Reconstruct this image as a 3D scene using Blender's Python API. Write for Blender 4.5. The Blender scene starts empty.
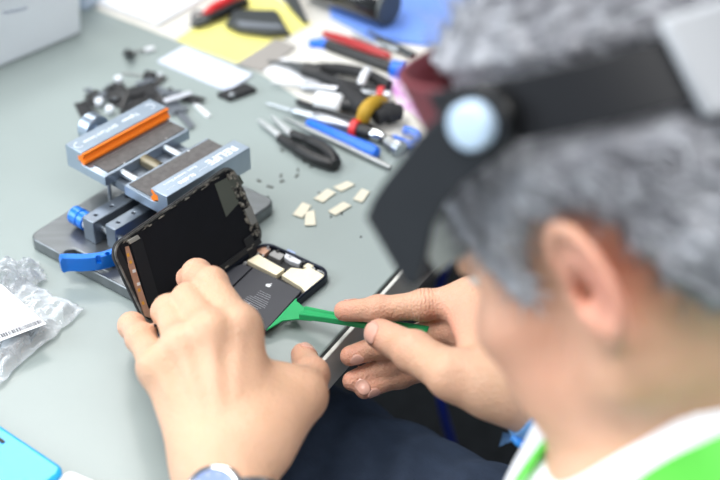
import bpy, bmesh, math, random
import numpy as np
from mathutils import Vector, Matrix
from mathutils.bvhtree import BVHTree
random.seed(7); RNG = np.random.default_rng(5)
SC = bpy.context.scene; COL = SC.collection
TZ = 0.74                                   # height of the bench top above the floor
# ------------------------------------------------------------------ camera geometry
F = 1500.0; TH = math.radians(36.5); H = TZ + 0.735
RT = np.array([1, 0, 0.]); FW = np.array([0, math.cos(TH), -math.sin(TH)]); UP = np.array([0, math.sin(TH), math.cos(TH)])
CAM = np.array([0, 0, H])
def ray(x, y): return RT*(x-360)/F + FW - UP*(y-240)/F
def P(x, y, z=0.0):                         # point seen at (x, y) at height z above the bench
    d = ray(x, y); return CAM + d*((TZ+z-H)/d[2])
def D(x, y, depth): return CAM + ray(x, y)*depth
def on_plane(x, y, o, n):
    d = ray(x, y); return CAM + d*(((o-CAM)@n)/(d@n))
def nrm(v): v = np.asarray(v, float); return v/np.linalg.norm(v)
# ------------------------------------------------------------------ materials
def lin(c):
    return tuple((v/12.92 if v <= .04045 else ((v+.055)/1.055)**2.4) for v in [x/255 for x in c])
MATS = {}
def mat(name, rgb, rough=.5, metal=0., var=.0, vscale=40., bump=0., bscale=200., spec=.5, coat=0., trans=0., ior=1.45, alpha=1., rgb2=None, stretch=None, sub=0., speck=None):
    if name in MATS: return MATS[name]
    m = bpy.data.materials.new(name); m.use_nodes = True
    nt = m.node_tree; N = nt.nodes; L = nt.links; b = N['Principled BSDF']
    c = lin(rgb)+(1,)
    b.inputs['Base Color'].default_value = c; b.inputs['Roughness'].default_value = rough; b.inputs['Metallic'].default_value = metal
    b.inputs['Specular IOR Level'].default_value = spec; b.inputs['Coat Weight'].default_value = coat; b.inputs['Coat Roughness'].default_value = .15
    b.inputs['Transmission Weight'].default_value = trans; b.inputs['IOR'].default_value = ior; b.inputs['Alpha'].default_value = alpha
    if sub:
        b.inputs['Subsurface Weight'].default_value = sub; b.inputs['Subsurface Radius'].default_value = (.010, .004, .002); b.inputs['Subsurface Scale'].default_value = .35
    tc = N.new('ShaderNodeTexCoord'); src = tc.outputs['Object']
    if stretch:
        mp = N.new('ShaderNodeMapping'); mp.inputs['Scale'].default_value = stretch; L.new(src, mp.inputs['Vector']); src = mp.outputs['Vector']
    last = None
    if var or rgb2:
        n = N.new('ShaderNodeTexNoise'); n.inputs['Scale'].default_value = vscale; n.inputs['Detail'].default_value = 5; L.new(src, n.inputs['Vector'])
        r = N.new('ShaderNodeValToRGB'); r.color_ramp.elements[0].position = .35; r.color_ramp.elements[1].position = .66
        if rgb2: c0, c1 = c, lin(rgb2)+(1,)
        else: c0 = tuple(v*(1-var) for v in c[:3])+(1,); c1 = tuple(min(1, v*(1+var)) for v in c[:3])+(1,)
        r.color_ramp.elements[0].color = c0; r.color_ramp.elements[1].color = c1
        L.new(n.outputs['Fac'], r.inputs['Fac']); last = r.outputs['Color']
    if speck:                               # light dust specks
        v = N.new('ShaderNodeTexVoronoi'); v.inputs['Scale'].default_value = speck[1]; L.new(src, v.inputs['Vector'])
        lt = N.new('ShaderNodeMath'); lt.operation = 'LESS_THAN'; lt.inputs[1].default_value = speck[2]; L.new(v.outputs['Distance'], lt.inputs[0])
        mx = N.new('ShaderNodeMixRGB'); mx.inputs['Color1'].default_value = c; mx.inputs['Color2'].default_value = lin(speck[0])+(1,)
        if last: L.new(last, mx.inputs['Color1'])
        L.new(lt.outputs[0], mx.inputs['Fac']); last = mx.outputs['Color']
    if last: L.new(last, b.inputs['Base Color'])
    if bump:
        n = N.new('ShaderNodeTexNoise'); n.inputs['Scale'].default_value = bscale; n.inputs['Detail'].default_value = 4; L.new(src, n.inputs['Vector'])
        bm_ = N.new('ShaderNodeBump'); bm_.inputs['Strength'].default_value = bump; bm_.inputs['Distance'].default_value = .002
        L.new(n.outputs['Fac'], bm_.inputs['Height']); L.new(bm_.outputs['Normal'], b.inputs['Normal'])
    MATS[name] = m; return m
# ------------------------------------------------------------------ mesh builder
class MB:
    def __init__(s): s.v = []; s.f = []
    def add(s, vs, fs):
        k = len(s.v); s.v += [tuple(float(c) for c in p) for p in vs]; s.f += [tuple(i+k for i in f) for f in fs]; return s
    def prism(s, bottom, top):
        n = len(bottom)
        return s.add(list(bottom)+list(top), [tuple(range(n))[::-1], tuple(range(n, 2*n))]+[(i, (i+1) % n, n+(i+1) % n, n+i) for i in range(n)])
    def slab(s, pts, off):                  # polygon pushed out along a vector
        off = np.asarray(off, float); return s.prism([np.asarray(p, float) for p in pts], [np.asarray(p, float)+off for p in pts])
    def box(s, o, x, y, z):                 # corner + three edge vectors
        o, x, y, z = [np.asarray(a, float) for a in (o, x, y, z)]
        return s.slab([o, o+x, o+x+y, o+y], z)
    def tube(s, pts, r, seg=12, sq=None, caps=True):
        pts = [np.asarray(p, float) for p in pts]; n = len(pts)
        rs = [r]*n if np.isscalar(r) else list(r); vs = []; fs = []; u = None
        for i in range(n):
            t = nrm(pts[min(i+1, n-1)]-pts[max(i-1, 0)])
            if u is None: u = np.cross(t, [0, 0, 1.] if abs(t[2]) < .9 else [1., 0, 0])
            u = nrm(u - t*(u@t)); w = np.cross(t, u)
            a, b = (rs[i], rs[i]) if sq is None else (rs[i]*sq[0], rs[i]*sq[1])
            for k in range(seg):
                q = 2*math.pi*k/seg; vs.append(pts[i]+u*math.cos(q)*a+w*math.sin(q)*b)
        for i in range(n-1):
            for k in range(seg): fs.append((i*seg+k, i*seg+(k+1) % seg, (i+1)*seg+(k+1) % seg, (i+1)*seg+k))
        if caps: fs += [tuple(range(seg))[::-1], tuple(range((n-1)*seg, n*seg))]
        return s.add(vs, fs)
    def lathe(s, o, ax, prof, seg=32):      # prof: (distance along the axis, radius)
        o = np.asarray(o, float); ax = nrm(ax)
        return s.tube_profile([(o+ax*a, max(r, 1e-5)) for a, r in prof], ax, seg)
    def tube_profile(s, pr, ax, seg):
        u = nrm(np.cross(ax, [0, 0, 1.] if abs(ax[2]) < .9 else [1., 0, 0])); w = np.cross(ax, u); vs = []; fs = []; n = len(pr)
        for p, r in pr:
            for k in range(seg):
                q = 2*math.pi*k/seg; vs.append(p+(u*math.cos(q)+w*math.sin(q))*r)
        for i in range(n-1):
            for k in range(seg): fs.append((i*seg+k, i*seg+(k+1) % seg, (i+1)*seg+(k+1) % seg, (i+1)*seg+k))
        fs += [tuple(range(seg))[::-1], tuple(range((n-1)*seg, n*seg))]
        return s.add(vs, fs)
    def ball(s, o, r, ax=None, n=14):
        o = np.asarray(o, float); A = np.eye(3) if ax is None else np.array(ax); r = np.ones(3)*r; vs = []; fs = []
        for i in range(n+1):
            for k in range(2*n):
                a = math.pi*i/n; q = math.pi*k/n
                vs.append(o + A.T@(r*np.array([math.sin(a)*math.cos(q), math.sin(a)*math.sin(q), math.cos(a)])))
        for i in range(n):
            for k in range(2*n): fs.append((i*2*n+k, i*2*n+(k+1) % (2*n), (i+1)*2*n+(k+1) % (2*n), (i+1)*2*n+k))
        return s.add(vs, fs)
def rot_z(ang): c, s_ = math.cos(ang), math.sin(ang); return np.array([[c, -s_, 0], [s_, c, 0], [0, 0, 1]])
def link(o, parent=None):
    COL.objects.link(o)
    if parent is not None:
        o.parent = parent; o.matrix_parent_inverse = Matrix.Translation(parent.location).inverted()
    return o
def obj(name, mb, m, parent=None, bevel=0., seg=2, smooth=True, angle=35, own=True):
    me = bpy.data.meshes.new(name)
    vs = np.array(mb.v); o = bpy.data.objects.new(name, me)
    c = vs.mean(0) if own else np.zeros(3)
    if own: c[2] = vs[:, 2].min()
    me.from_pydata([tuple(p) for p in vs-c], [], mb.f)
    bm = bmesh.new(); bm.from_mesh(me); bmesh.ops.remove_doubles(bm, verts=bm.verts, dist=1e-7)
    bmesh.ops.recalc_face_normals(bm, faces=bm.faces); bm.to_mesh(me); bm.free()
    o.location = Vector(c); me.materials.append(m); link(o, parent)
    if smooth:
        for p in me.polygons: p.use_smooth = True
        me.set_sharp_from_angle(angle=math.radians(angle))
    if bevel:
        b = o.modifiers.new('bevel', 'BEVEL'); b.width = bevel; b.segments = seg; b.limit_method = 'ANGLE'; b.angle_limit = math.radians(40); b.harden_normals = False
    return o
def carve(o, mb):                           # boolean cut, applied at once
    c = obj('cutter', mb, o.data.materials[0], None, smooth=False)
    m = o.modifiers.new('cut', 'BOOLEAN'); m.object = c; m.operation = 'DIFFERENCE'; m.solver = 'EXACT'
    if len(o.modifiers) > 1: o.modifiers.move(len(o.modifiers)-1, 0)
    keep = [x for x in o.modifiers if x.type == 'BEVEL']
    for k in keep: k.show_viewport = False
    bpy.context.view_layer.update(); dg = bpy.context.evaluated_depsgraph_get()
    me = bpy.data.meshes.new_from_object(o.evaluated_get(dg)); old = o.data; nm = old.name
    o.modifiers.remove(m); o.data = me; bpy.data.meshes.remove(old); me.name = nm
    bpy.data.objects.remove(c)
    for k in keep: k.show_viewport = True
    for p in me.polygons: p.use_smooth = True
    me.set_sharp_from_angle(angle=math.radians(35))
def tag(o, label, cat, group=None, kind=None):
    o['label'] = label; o['category'] = cat
    if group: o['group'] = group
    if kind: o['kind'] = kind
    return o
def thing(name, loc, label, cat, group=None):
    o = bpy.data.objects.new(name, None); o.empty_display_size = .02; COL.objects.link(o); o.location = Vector([float(c) for c in loc])
    return tag(o, label, cat, group)
def struct(o): o['kind'] = 'structure'; return o
def text_mesh(name, s, m, parent, o, x, y, size, depth=.00025, spacing=1.0, bold=0.):
    cu = bpy.data.curves.new(name, 'FONT'); cu.body = s; cu.size = size; cu.extrude = depth; cu.align_x = 'CENTER'; cu.align_y = 'CENTER'; cu.space_character = spacing; cu.offset = bold
    t = bpy.data.objects.new('txt', cu); COL.objects.link(t); bpy.context.view_layer.update()
    me = bpy.data.meshes.new_from_object(t.evaluated_get(bpy.context.evaluated_depsgraph_get())); bpy.data.objects.remove(t)
    x = nrm(x); y = nrm(y); z = np.cross(x, y)
    M = Matrix(((x[0], y[0], z[0], 0), (x[1], y[1], z[1], 0), (x[2], y[2], z[2], 0), (0, 0, 0, 1)))
    me.transform(M); me.materials.clear(); me.materials.append(m); me.name = name
    ob = bpy.data.objects.new(name, me); ob.location = Vector([float(c) for c in o]); return link(ob, parent)
def poly(px, z=0.0): return [P(x, y, z) for x, y in px]
def flat(name, px, m, z=0.0, th=.001, parent=None, bevel=0.):
    return obj(name, MB().slab(poly(px, z), (0, 0, th)), m, parent, bevel=bevel)
def rrect(o, x, y, w, h, r, n=6):           # rounded rectangle, corner at o, unit axes x and y
    o = np.asarray(o, float); pts = []
    for cx, cy, a0 in ((w-r, r, -90), (w-r, h-r, 0), (r, h-r, 90), (r, r, 180)):
        for k in range(n+1):
            a = math.radians(a0+90*k/n); pts.append(o + x*(cx+r*math.cos(a)) + y*(cy+r*math.sin(a)))
    return pts
def smooth_path(pts, n=6):                  # Catmull-Rom
    p = [np.asarray(q, float) for q in pts]; p = [2*p[0]-p[1]]+p+[2*p[-1]-p[-2]]; out = []
    for i in range(1, len(p)-2):
        for k in range(n):
            t = k/n; a, b, c, d = p[i-1:i+3]
            out.append(.5*((2*b)+(-a+c)*t+(2*a-5*b+4*c-d)*t*t+(-a+3*b-3*c+d)*t**3))
    return out+[p[-2]]
Z = np.array([0, 0, 1.])
# ------------------------------------------------------------------ palette
M_BENCH = mat('bench_paint', (144, 155, 154), .30, 0, .03, 6, .03, 900, spec=.5, coat=.1)
M_EDGE = mat('bench_edge', (212, 212, 206), .4, 0., .05, 30)
M_SEAM = mat('black_seam', (24, 26, 26), .6)
M_FLOOR = mat('dark_carpet', (40, 43, 47), .9, 0, .35, 60, .5, 500)
M_ALU = mat('satin_aluminium', (158, 172, 188), .32, .8, .04, 60)
M_PLATE = mat('machined_steel', (118, 122, 125), .34, .8, .1, 25, .05, 600, stretch=(1, 6, 1))
M_BAR = mat('bar_steel', (122, 131, 142), .36, .75, .05, 60)
M_CHROME = mat('chrome', (225, 228, 230), .12, 1.)
M_STEEL = mat('bright_steel', (172, 178, 184), .3, .9)
M_ORANGE = mat('orange_silicone', (247, 128, 22), .5)
M_PAD = mat('rubber_pad', (92, 90, 90), .75, 0, .15, 200, .3, 1200, speck=((235, 238, 240), 95, .09))
M_BLUE = mat('blue_anodised', (0, 112, 214), .32, .15, coat=.3)
M_SPRING = mat('spring_steel', (170, 160, 135), .35, .8)
M_PRINT = mat('white_print', (232, 238, 243), .6)
M_BLACK = mat('black_plastic', (26, 27, 29), .42, 0, .05)
M_BLACKM = mat('matt_black', (34, 35, 38), .65, 0, .1, 80)
M_GREYD = mat('dark_grey_plastic', (62, 66, 68), .5)
M_WHITEP = mat('white_paper', (226, 229, 234), .7, 0, .02, 20)
M_OFFW = mat('off_white_paper', (212, 210, 203), .8, 0, .04, 30)
M_YELLOW = mat('yellow_paper', (232, 224, 132), .7, 0, .03, 20)
M_GREEN = mat('green_nylon', (22, 160, 92), .38, 0, .03, 60)
M_RED = mat('red_plastic', (205, 45, 50), .35)
M_BLUEP = mat('blue_plastic', (38, 110, 222), .35)
M_LBLUE = mat('periwinkle_board', (112, 150, 232), .55, 0, .03)
M_BEIGE = mat('beige_shield', (214, 208, 190), .45, .2, .04, 200)
M_CREAM = mat('cream_shield', (235, 224, 196), .38, .25, .03, 200)
M_PHB = mat('midnight_housing', (32, 38, 52), .35, .5)
M_BATT = mat('battery_wrap', (52, 53, 60), .45, 0, .05, 40)
M_SHEET = mat('display_foil', (13, 14, 20), .5, 0, .1, 60, .1, 120, spec=.3)
M_COPPER = mat('copper_flex', (186, 146, 124), .38, .5, .08, 120)
M_OLIVE = mat('olive_foil', (74, 78, 72), .5)
M_SIGN = mat('grey_print', (160, 162, 168), .6)
M_GOLD = mat('ochre_tape', (176, 140, 40), .6)
# ------------------------------------------------------------------ the setting
fl = MB().box((-2.2, -1.2, -.05), (4.6, 0, 0), (0, 4.4, 0), (0, 0, .05)); struct(obj('floor', fl, M_FLOOR, smooth=False))
wl = MB().box((-2.2, 3.2, 0), (4.6, 0, 0), (0, .1, 0), (0, 0, 2.9)); struct(obj('wall_right', MB().box((2.3, -1.2, 0), (.1, 0, 0), (0, 4.4, 0), (0, 0, 2.9)), mat('wall_paint', (96, 102, 104), .8, 0, .02, 3), smooth=False))
struct(obj('wall_front', MB().box((-2.2, -1.3, 0), (4.6, 0, 0), (0, .1, 0), (0, 0, 2.9)), MATS['wall_paint'], smooth=False))
struct(obj('wall_back', wl, mat('wall_paint', (96, 102, 104), .8, 0, .02, 3), smooth=False))
# ------------------------------------------------------------------ workbench
e0 = P(313, 370); e1 = P(410, 262); ed = nrm(e1-e0); en = np.array([ed[1], -ed[0], 0])   # along the edge, outward
bench = thing('workbench', (e0+ed*.3-en*.45)*[1, 1, 0], 'grey painted steel workbench carrying the vise, the opened phone and the tools', 'table')
s0 = e0-ed*.75-en*.95; w_in = .95-.004
top = MB().slab([e0-ed*.75-en*.004, e0+ed*1.35-en*.004, e0+ed*1.35-en*.95, s0], (0, 0, -.03))
obj('tabletop', top, M_BENCH, bench, bevel=.0015)
sm = MB().box(e0-ed*.75-en*.004+[0, 0, -.0300], ed*2.1, en*.0025, (0, 0, .0290)); obj('edge_seam', sm, M_SEAM, bench, smooth=False)
eb = MB().box(e0-ed*.75-en*.0015+[0, 0, -.034], ed*2.1, en*.0035, (0, 0, .0335)); obj('edge_band', eb, M_EDGE, bench, bevel=.0008)
for a in (-.68, 1.26):
    for b in (.88, .12):
        o_ = e0+ed*a-en*b; lg = MB().box([o_[0], o_[1], 0], ed*.05, -en*.05, (0, 0, TZ-.03)); obj('leg', lg, M_EDGE, bench, bevel=.002)
# ------------------------------------------------------------------ vise
vo = P(159, 147, .068)*[1, 1, 0]+[0, 0, TZ]; ve = np.array([math.cos(math.radians(49.3)), math.sin(math.radians(49.3)), 0]); vn = np.array([ve[1], -ve[0], 0])
def V(a, n, z): return vo + ve*a/100 + vn*n/100 + Z*z
vise = thing('repair_vise', V(-2, 0, 0), 'silver two-jaw repair vise with orange grip strips standing behind the opened phone', 'vise')
A_, B_, C_ = V(-10.45, -5.03, 0), V(-9.77, 7.73, 0), V(6.21, 6.07, 0)
px_ = nrm(B_-A_); py_ = nrm(C_-B_); py_ = nrm(py_-px_*(py_@px_)); pw, pl = np.linalg.norm(B_-A_), .162
plate = obj('base_plate', MB().slab(rrect(A_+Z*.0015, px_, py_, pw, pl, .009), (0, 0, .0105)), M_PLATE, vise, bevel=.0012)
def stad(c, d, L, r, z0, z1, n=10):
    d = nrm(d); s_ = np.cross(Z, d); pts = []
    for sg, a0 in ((1, -90), (-1, 90)):
        for k in range(n+1):
            a = math.radians(a0+180*k/n); pts.append(c+d*(sg*L/2+r*math.cos(a)*1)+s_*(r*math.sin(a)))
    return MB().slab([p*[1, 1, 0]+[0, 0, TZ+z0] for p in pts], (0, 0, z1-z0))
carve(plate, stad((P(72, 253, .012)+P(104, 268, .012))/2, P(104, 268, .012)-P(72, 253, .012), np.linalg.norm(P(104, 268, .012)-P(72, 253, .012)), .0058, .004, .03))
feet = [(.015, .015), (.015, pl-.015), (pw-.015, .015), (pw-.015, pl-.015)]
for a, b in feet:
    c = A_+px_*a+py_*b; obj('rubber_foot', MB().lathe(c, Z, [(0, .006), (.0016, .006)], 16), M_BLACK, vise)
def profile(pts, a0, a1): return MB().slab([V(a0, n, z) for n, z in pts], ve*(a1-a0)/100)
jr = obj('rear_jaw', profile([(-6.15, .047), (-6.15, .068), (-4.1, .068), (-4.1, .0655), (-4.45, .064), (-4.45, .058), (-4.1, .056), (-1.45, .056), (-1.45, .047)], -4.72, 4.72), M_ALU, vise, bevel=.0005)
jf = obj('front_jaw', profile([(5.68, .047), (5.68, .068), (3.85, .068), (3.85, .0655), (4.55, .064), (4.55, .0575), (3.85, .056), (.58, .056), (.58, .047)], -4.50, 4.80), M_ALU, vise, bevel=.0005)
def strip(sg, n0, a0, a1):
    pr = [(-.5, .0638), (-.3, .0635), (.05, .0672), (.22, .0672), (.22, .0655), (.02, .0625), (.3, .0602), (.3, .0580), (.05, .0565), (-.3, .0595), (-.5, .0595)]
    return profile([(n0+sg*x, z) for x, z in pr], a0, a1)
obj('grip_strip', strip(1, -4.1, -4.74, 4.74), M_ORANGE, jr); obj('grip_strip', strip(-1, 4.12, -4.52, 4.82), M_ORANGE, jf)
obj('rubber_pad', MB().slab([V(-4.1, -3.55, .0561), V(4.55, -3.55, .0561), V(4.55, -1.75, .0561), V(-4.1, -1.75, .0561)], (0, 0, .0006)), M_PAD, jr)
obj('rubber_pad', MB().slab([V(-4.2, 3.6, .0561), V(4.7, 3.6, .0561), V(4.7, .85, .0561), V(-4.2, .85, .0561)], (0, 0, .0006)), M_PAD, jf)
for a in (-2.9, 1.9): obj('guide_rod', MB().tube([V(a, -1.6, .0515), V(a, .8, .0515)], .0034, 20), M_STEEL, vise)
obj('clamp_screw', MB().tube([V(-.5, -1.6, .0515), V(-.5, .8, .0515)], .0022, 16), M_STEEL, vise)
hel = [V(-.5, -1.45+2.0*k/150, .0515)+ve*.0048*math.cos(k*.42)+Z*.0048*math.sin(k*.42) for k in range(151)]
obj('spring', MB().tube(hel, .00062, 8), M_SPRING, vise)
obj('thumb_knob', MB().lathe(V(-.75, -6.1, .0600), -vn, [(0, .005), (.006, .005), (.0061, .0118), (.0066, .0125), (.0178, .0125), (.0186, .0118), (.0187, .0088), (.016, .0082)], 48), M_ALU, vise)
# swivel column and carriage below the jaws
obj('swivel_column', MB().lathe(V(0, 0, .0115), Z, [(0, .024), (.006, .024), (.0065, .018), (.028, .018)], 40), M_BAR, vise, bevel=.0006)
obj('carriage', MB().slab([V(-3.6, -4.6, .039), V(3.6, -4.6, .039), V(3.6, 4.4, .039), V(-3.6, 4.4, .039)], (0, 0, .0082)), M_BAR, vise, bevel=.0008)
for nm, n0, n1, a0, a1 in (('lower_clamp_bar', -1.25, .1, -7.65, 2.6), ('lower_clamp_bar', .95, 2.15, -7.15, 3.0)):
    br = obj(nm, MB().slab([V(a0, n0, .012), V(a1, n0, .012), V(a1, n1, .012), V(a0, n1, .012)], (0, 0, .0218)), M_BAR, vise, bevel=.0007)
    cm = MB()
    for t in (.9, 2.6, 4.3): cm.lathe(V(a0+t, (n0+n1)/2, .030), Z, [(0, .0016), (.01, .0016)], 16)
    carve(br, cm)
obj('adjusting_screw', MB().tube([V(-6.7, -1.5, .023), V(-6.7, 2.4, .023)], .003, 16), M_STEEL, vise)
obj('washer', MB().lathe(V(-6.9, -1.26, .023), -vn, [(0, .0062), (.0028, .0062)], 28), mat('white_nylon', (225, 228, 230), .5), vise)
obj('blue_knob', MB().lathe(V(-6.9, -1.55, .023), -vn, [(0, .0062), (.0005, .0078), (.006, .0078), (.0064, .007), (.0075, .007), (.0079, .0078), (.0162, .0078), (.0172, .0068), (.0172, .001)], 40), M_BLUE, vise)
for p in ((137, 195), (112, 212)): obj('guide_pin', MB().tube([P(*p, .014)*1, P(*p, .014)+Z*.03], .0016, 12), M_STEEL, vise)
lev_px = [(60, 264, .019), (68, 262.5, .019), (84, 262.5, .019), (100, 261, .0195), (114, 257, .020), (124, 252, .021), (140, 243, .022), (158, 234, .022)]
lp = smooth_path([P(*q) for q in lev_px], 8); lm = MB(); vs = []; n_ = len(lp)
for i, p in enumerate(lp):
    t = nrm((lp[min(i+1, n_-1)]-lp[max(i-1, 0)])*[1, 1, 0]); s_ = np.cross(Z, t)
    w = .0032; hh = .0062 if i > 10 else .0072-.001*i/10 if i > 2 else .0040+.0016*i
    lz = .0036 if i < 5 else 0
    vs += [p+s_*w-Z*hh, p+s_*w+Z*hh, p-s_*w+Z*hh, p-s_*w-Z*hh]
lm.add(vs, [(4*i+k, 4*i+(k+1) % 4, 4*i+4+(k+1) % 4, 4*i+4+k) for i in range(n_-1) for k in range(4)]+[(3, 2, 1, 0), tuple(range(4*n_-4, 4*n_))])
lever = obj('clamp_lever', lm, M_BLUE, vise, bevel=.0016, seg=3)
cm = MB()
for p in ((98, 257), (107.5, 254), (117, 250)):
    c = P(*p, .0255); cm.lathe(c-Z*.006, Z, [(0, .0021), (.02, .0021)], 20)
carve(lever, cm)
for t in ((-10.0, -2.6), (-9.6, 1.0), (-9.2, 2.1), (-8.9, -1.9)):
    pass
# lettering on the two jaw lips, read from the far side
tx, ty = -ve, vn*-1
ty = -(-vn)
text_mesh('lettering', 'RELIFE', M_PRINT, jf, V(2.45, 4.75, .0681), -ve, vn, .0112, spacing=1.02, bold=.0001)
text_mesh('lettering', 'RL-601S', M_PRINT, jf, V(-1.75, 5.05, .0681), -ve, vn, .0052, bold=.0001)
text_mesh('lettering', 'Rotary Universal Fixture', M_PRINT, jf, V(-1.8, 4.35, .0681), -ve, vn, .0036)
for a0, a1 in ((-.35, .55), (-3.9, -3.0)): obj('printed_line', MB().box(V(a0, 5.0, .0681), ve*(a1-a0)/100, vn*.0003, (0, 0, .0002)), M_PRINT, jf, smooth=False)
text_mesh('lettering', 'Tighten', M_PRINT, jr, V(1.55, -5.15, .0681), -ve, vn, .0058)
text_mesh('lettering', 'SIM/Turn loose', M_PRINT, jr, V(-1.75, -5.15, .0681), -ve, vn, .0058)
for ac, sg in ((-4.15, 1), (3.85, -1)):
    am = MB()
    arc = [V(ac, -5.15, .0683)+ve*sg*.0034*math.cos(q)+vn*.0038*math.sin(q) for q in np.linspace(.9, 5.0, 14)]
    am.tube(arc, .00035, 6); am.slab([arc[-1]+ve*sg*.0016, arc[-1]-vn*.0016, arc[-1]+vn*.0004-ve*sg*.0012], (0, 0, .0002))
    obj('arrow_mark', am, M_PRINT, jr)
# ------------------------------------------------------------------ smartphone
pa = P(150, 326, .008)*[1, 1, 0]+[0, 0, TZ]; pb = P(262, 241, .008)*[1, 1, 0]+[0, 0, TZ]
pu = nrm(pb-pa); pv = np.array([pu[1], -pu[0], 0]); pa = pa-pu*.004
PL, PWD = .1405, .0705
phone = thing('smartphone', pa+pu*.07+pv*.035, 'dark opened smartphone with its screen flipped up and its battery exposed', 'phone')
def Q(u, v, z): return pa+pu*u+pv*v+Z*z
hs = obj('back_housing', MB().slab(rrect(pa, pu, pv, PL, PWD, .0115, 10), (0, 0, .0078)), M_PHB, phone, bevel=.0009)
carve(hs, MB().slab(rrect(pa+pu*.0022+pv*.0022+Z*.0014, pu, pv, PL-.0044, PWD-.0044, .0098, 10), (0, 0, .02)))
obj('rim_gasket', MB().slab(rrect(pa+pu*.0024+pv*.0024+Z*.0016, pu, pv, PL-.0048, PWD-.0048, .0095, 10), (0, 0, .0006)), M_BLACKM, phone)
def qpoly(px, z): return [P(x, y, z) for x, y in px]
def comp(name, px, z0, z1, m, bevel=.0003):
    return obj(name, MB().slab([p-Z*(z1-z0) for p in qpoly(px, z1)], (0, 0, z1-z0)), m, phone, bevel=bevel)
bt = [(253.5, 267), (303, 290.5), (266, 330), (229, 293)]
bpts = [P(253.5, 267, .0068), P(302, 290.5, .0085), P(266, 330, .0085), P(231, 289, .0068)]
batt = obj('battery', MB().slab([p-Z*.0042 for p in bpts], (0, 0, .0042)), M_BATT, phone, bevel=.0007)
comp('battery_cell', [(221, 271), (242, 264), (252.5, 267), (231, 287)], .0022, .0062, M_BATT)
comp('battery_cell', [(196, 292), (219, 272), (229, 289), (215, 310)], .0022, .0062, M_BATT)
comp('shield_cover', [(247, 260.5), (258, 254), (284.5, 269), (276.5, 275)], .0022, .0064, M_CREAM)
comp('shield_cover', [(281.5, 275), (291, 267.5), (303, 269), (310, 267), (326, 276), (318, 284), (306, 293), (301, 287)], .0022, .0066, M_CREAM)
comp('camera_module', [(274, 250), (285, 254.5), (280, 260), (268.5, 254.5)], .0022, .0060, mat('camera_metal', (150, 150, 150), .4, .6))
for c_ in ((272.5, 253.5), (282, 257.5)):
    pass
comp('camera_bracket', [(286, 252.5), (302, 261), (299, 264), (290, 261), (284, 257)], .0022, .0062, mat('white_metal', (205, 208, 214), .4, .3))
comp('flash_module', [(303, 266), (309, 262), (314.5, 265), (309, 269)], .0022, .0064, M_CREAM)
comp('taptic_flex', [(262, 245), (271, 249), (264, 255), (256, 250)], .0022, .0056, M_COPPER)
comp('earpiece_bracket', [(288, 248.5), (296, 252.5), (294, 255), (286, 251)], .0022, .0060, mat('pale_blue_metal', (158, 175, 210), .35, .5))
comp('dark_flex', [(272, 260), (290, 269), (286, 271.5), (268, 262)], .0022, .005, M_BLACKM)
cd = [(278, 252.5, .0017), (304.5, 263, .0021), (296, 257.5, .001), (314, 270, .001), (321, 273, .0009), (268, 248.5, .0009), (263, 257, .001), (312, 288, .0011), (306, 292.5, .0008), (325, 278, .0008)]
for k, (x, y, r) in enumerate(cd):
    obj('screw' if k > 1 else 'camera_lens', MB().lathe(P(x, y, .0050), Z, [(0, r), (.0018, r), (.0021, r*.7)], 16), M_BLACK if k < 2 else M_STEEL, phone)
# fine parts along the inner rim
rm = MB()
for k in range(34):
    t = random.random(); 
    o_ = Q(.085+.05*t, .0035+.0025*random.random(), .002); rm.box(o_, pu*.002*(.5+random.random()), pv*.0015*(.5+random.random()), (0, 0, .002+.002*random.random()))
for k in range(26):
    o_ = Q(.1335+.002*random.random(), .006+.058*random.random(), .002); rm.box(o_, pu*.0016, pv*.003*(.4+random.random()), (0, 0, .002+.0025*random.random()))
for k in range(22):
    o_ = Q(.095+.036*random.random(), .0655, .002); rm.box(o_, pu*.003*(.3+random.random()), pv*.0015, (0, 0, .002+.0025*random.random()))
obj('board_components', rm, mat('mixed_components', (60, 62, 70), .4, .4, rgb2=(190, 190, 188), vscale=260), phone, smooth=False)
# print on the battery: apple mark + rows of tiny lettering
b_x = nrm(bpts[1]-bpts[0]); b_z = nrm(np.cross(nrm(bpts[3]-bpts[0]), b_x)); b_z = b_z if b_z[2] > 0 else -b_z; b_y = np.cross(b_z, b_x)
def on_batt(x, y): return on_plane(x, y, bpts[0]+b_z*.00012, b_z)
tu = nrm(on_batt(300, 289)-on_batt(254, 267)); tv = np.cross(b_z, tu)
ap = on_batt(268.5, 285.5); s_ = .0044; am = MB(); outl = []
for k in range(36):
    q = 2*math.pi*k/36; r = .5*(1+.10*math.cos(2*q))*(1-.14*math.exp(-((q-math.pi/2)/.28)**2)-.09*math.exp(-((q-3*math.pi/2)/.25)**2))
    x, y = r*math.cos(q), r*.98*math.sin(q)
    if (x-.62)**2+(y-.08)**2 < .26**2:
        dx, dy = x-.62, y-.08; d_ = math.hypot(dx, dy); x, y = .62+dx/d_*.26, .08+dy/d_*.26
    outl.append(ap+tu*x*s_*1.02+tv*y*s_)
am.slab(outl, b_z*.0001)
am.slab([ap+tu*(.02+.17*math.cos(q)*.55+.08*math.sin(q))*s_+tv*(.66+.2*math.sin(q))*s_ for q in np.linspace(0, 2*math.pi, 12)[:-1]], b_z*.0001)
obj('apple_mark', am, mat('logo_print', (225, 228, 232), .4), batt, smooth=False)
tm = MB()
rows = [((259.5, 290.5), (271, 296)), ((258, 292.3), (270.5, 298)), ((256.5, 294), (269, 299.8)), ((254.5, 296), (268, 302.5)), ((250, 295.8), (267.5, 304.5)), ((247, 296.5), (266, 306.3)), ((245.5, 298), (265, 308)), ((244, 299.7), (261, 308.5)), ((242.5, 301.5), (258, 309.3))]
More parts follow.
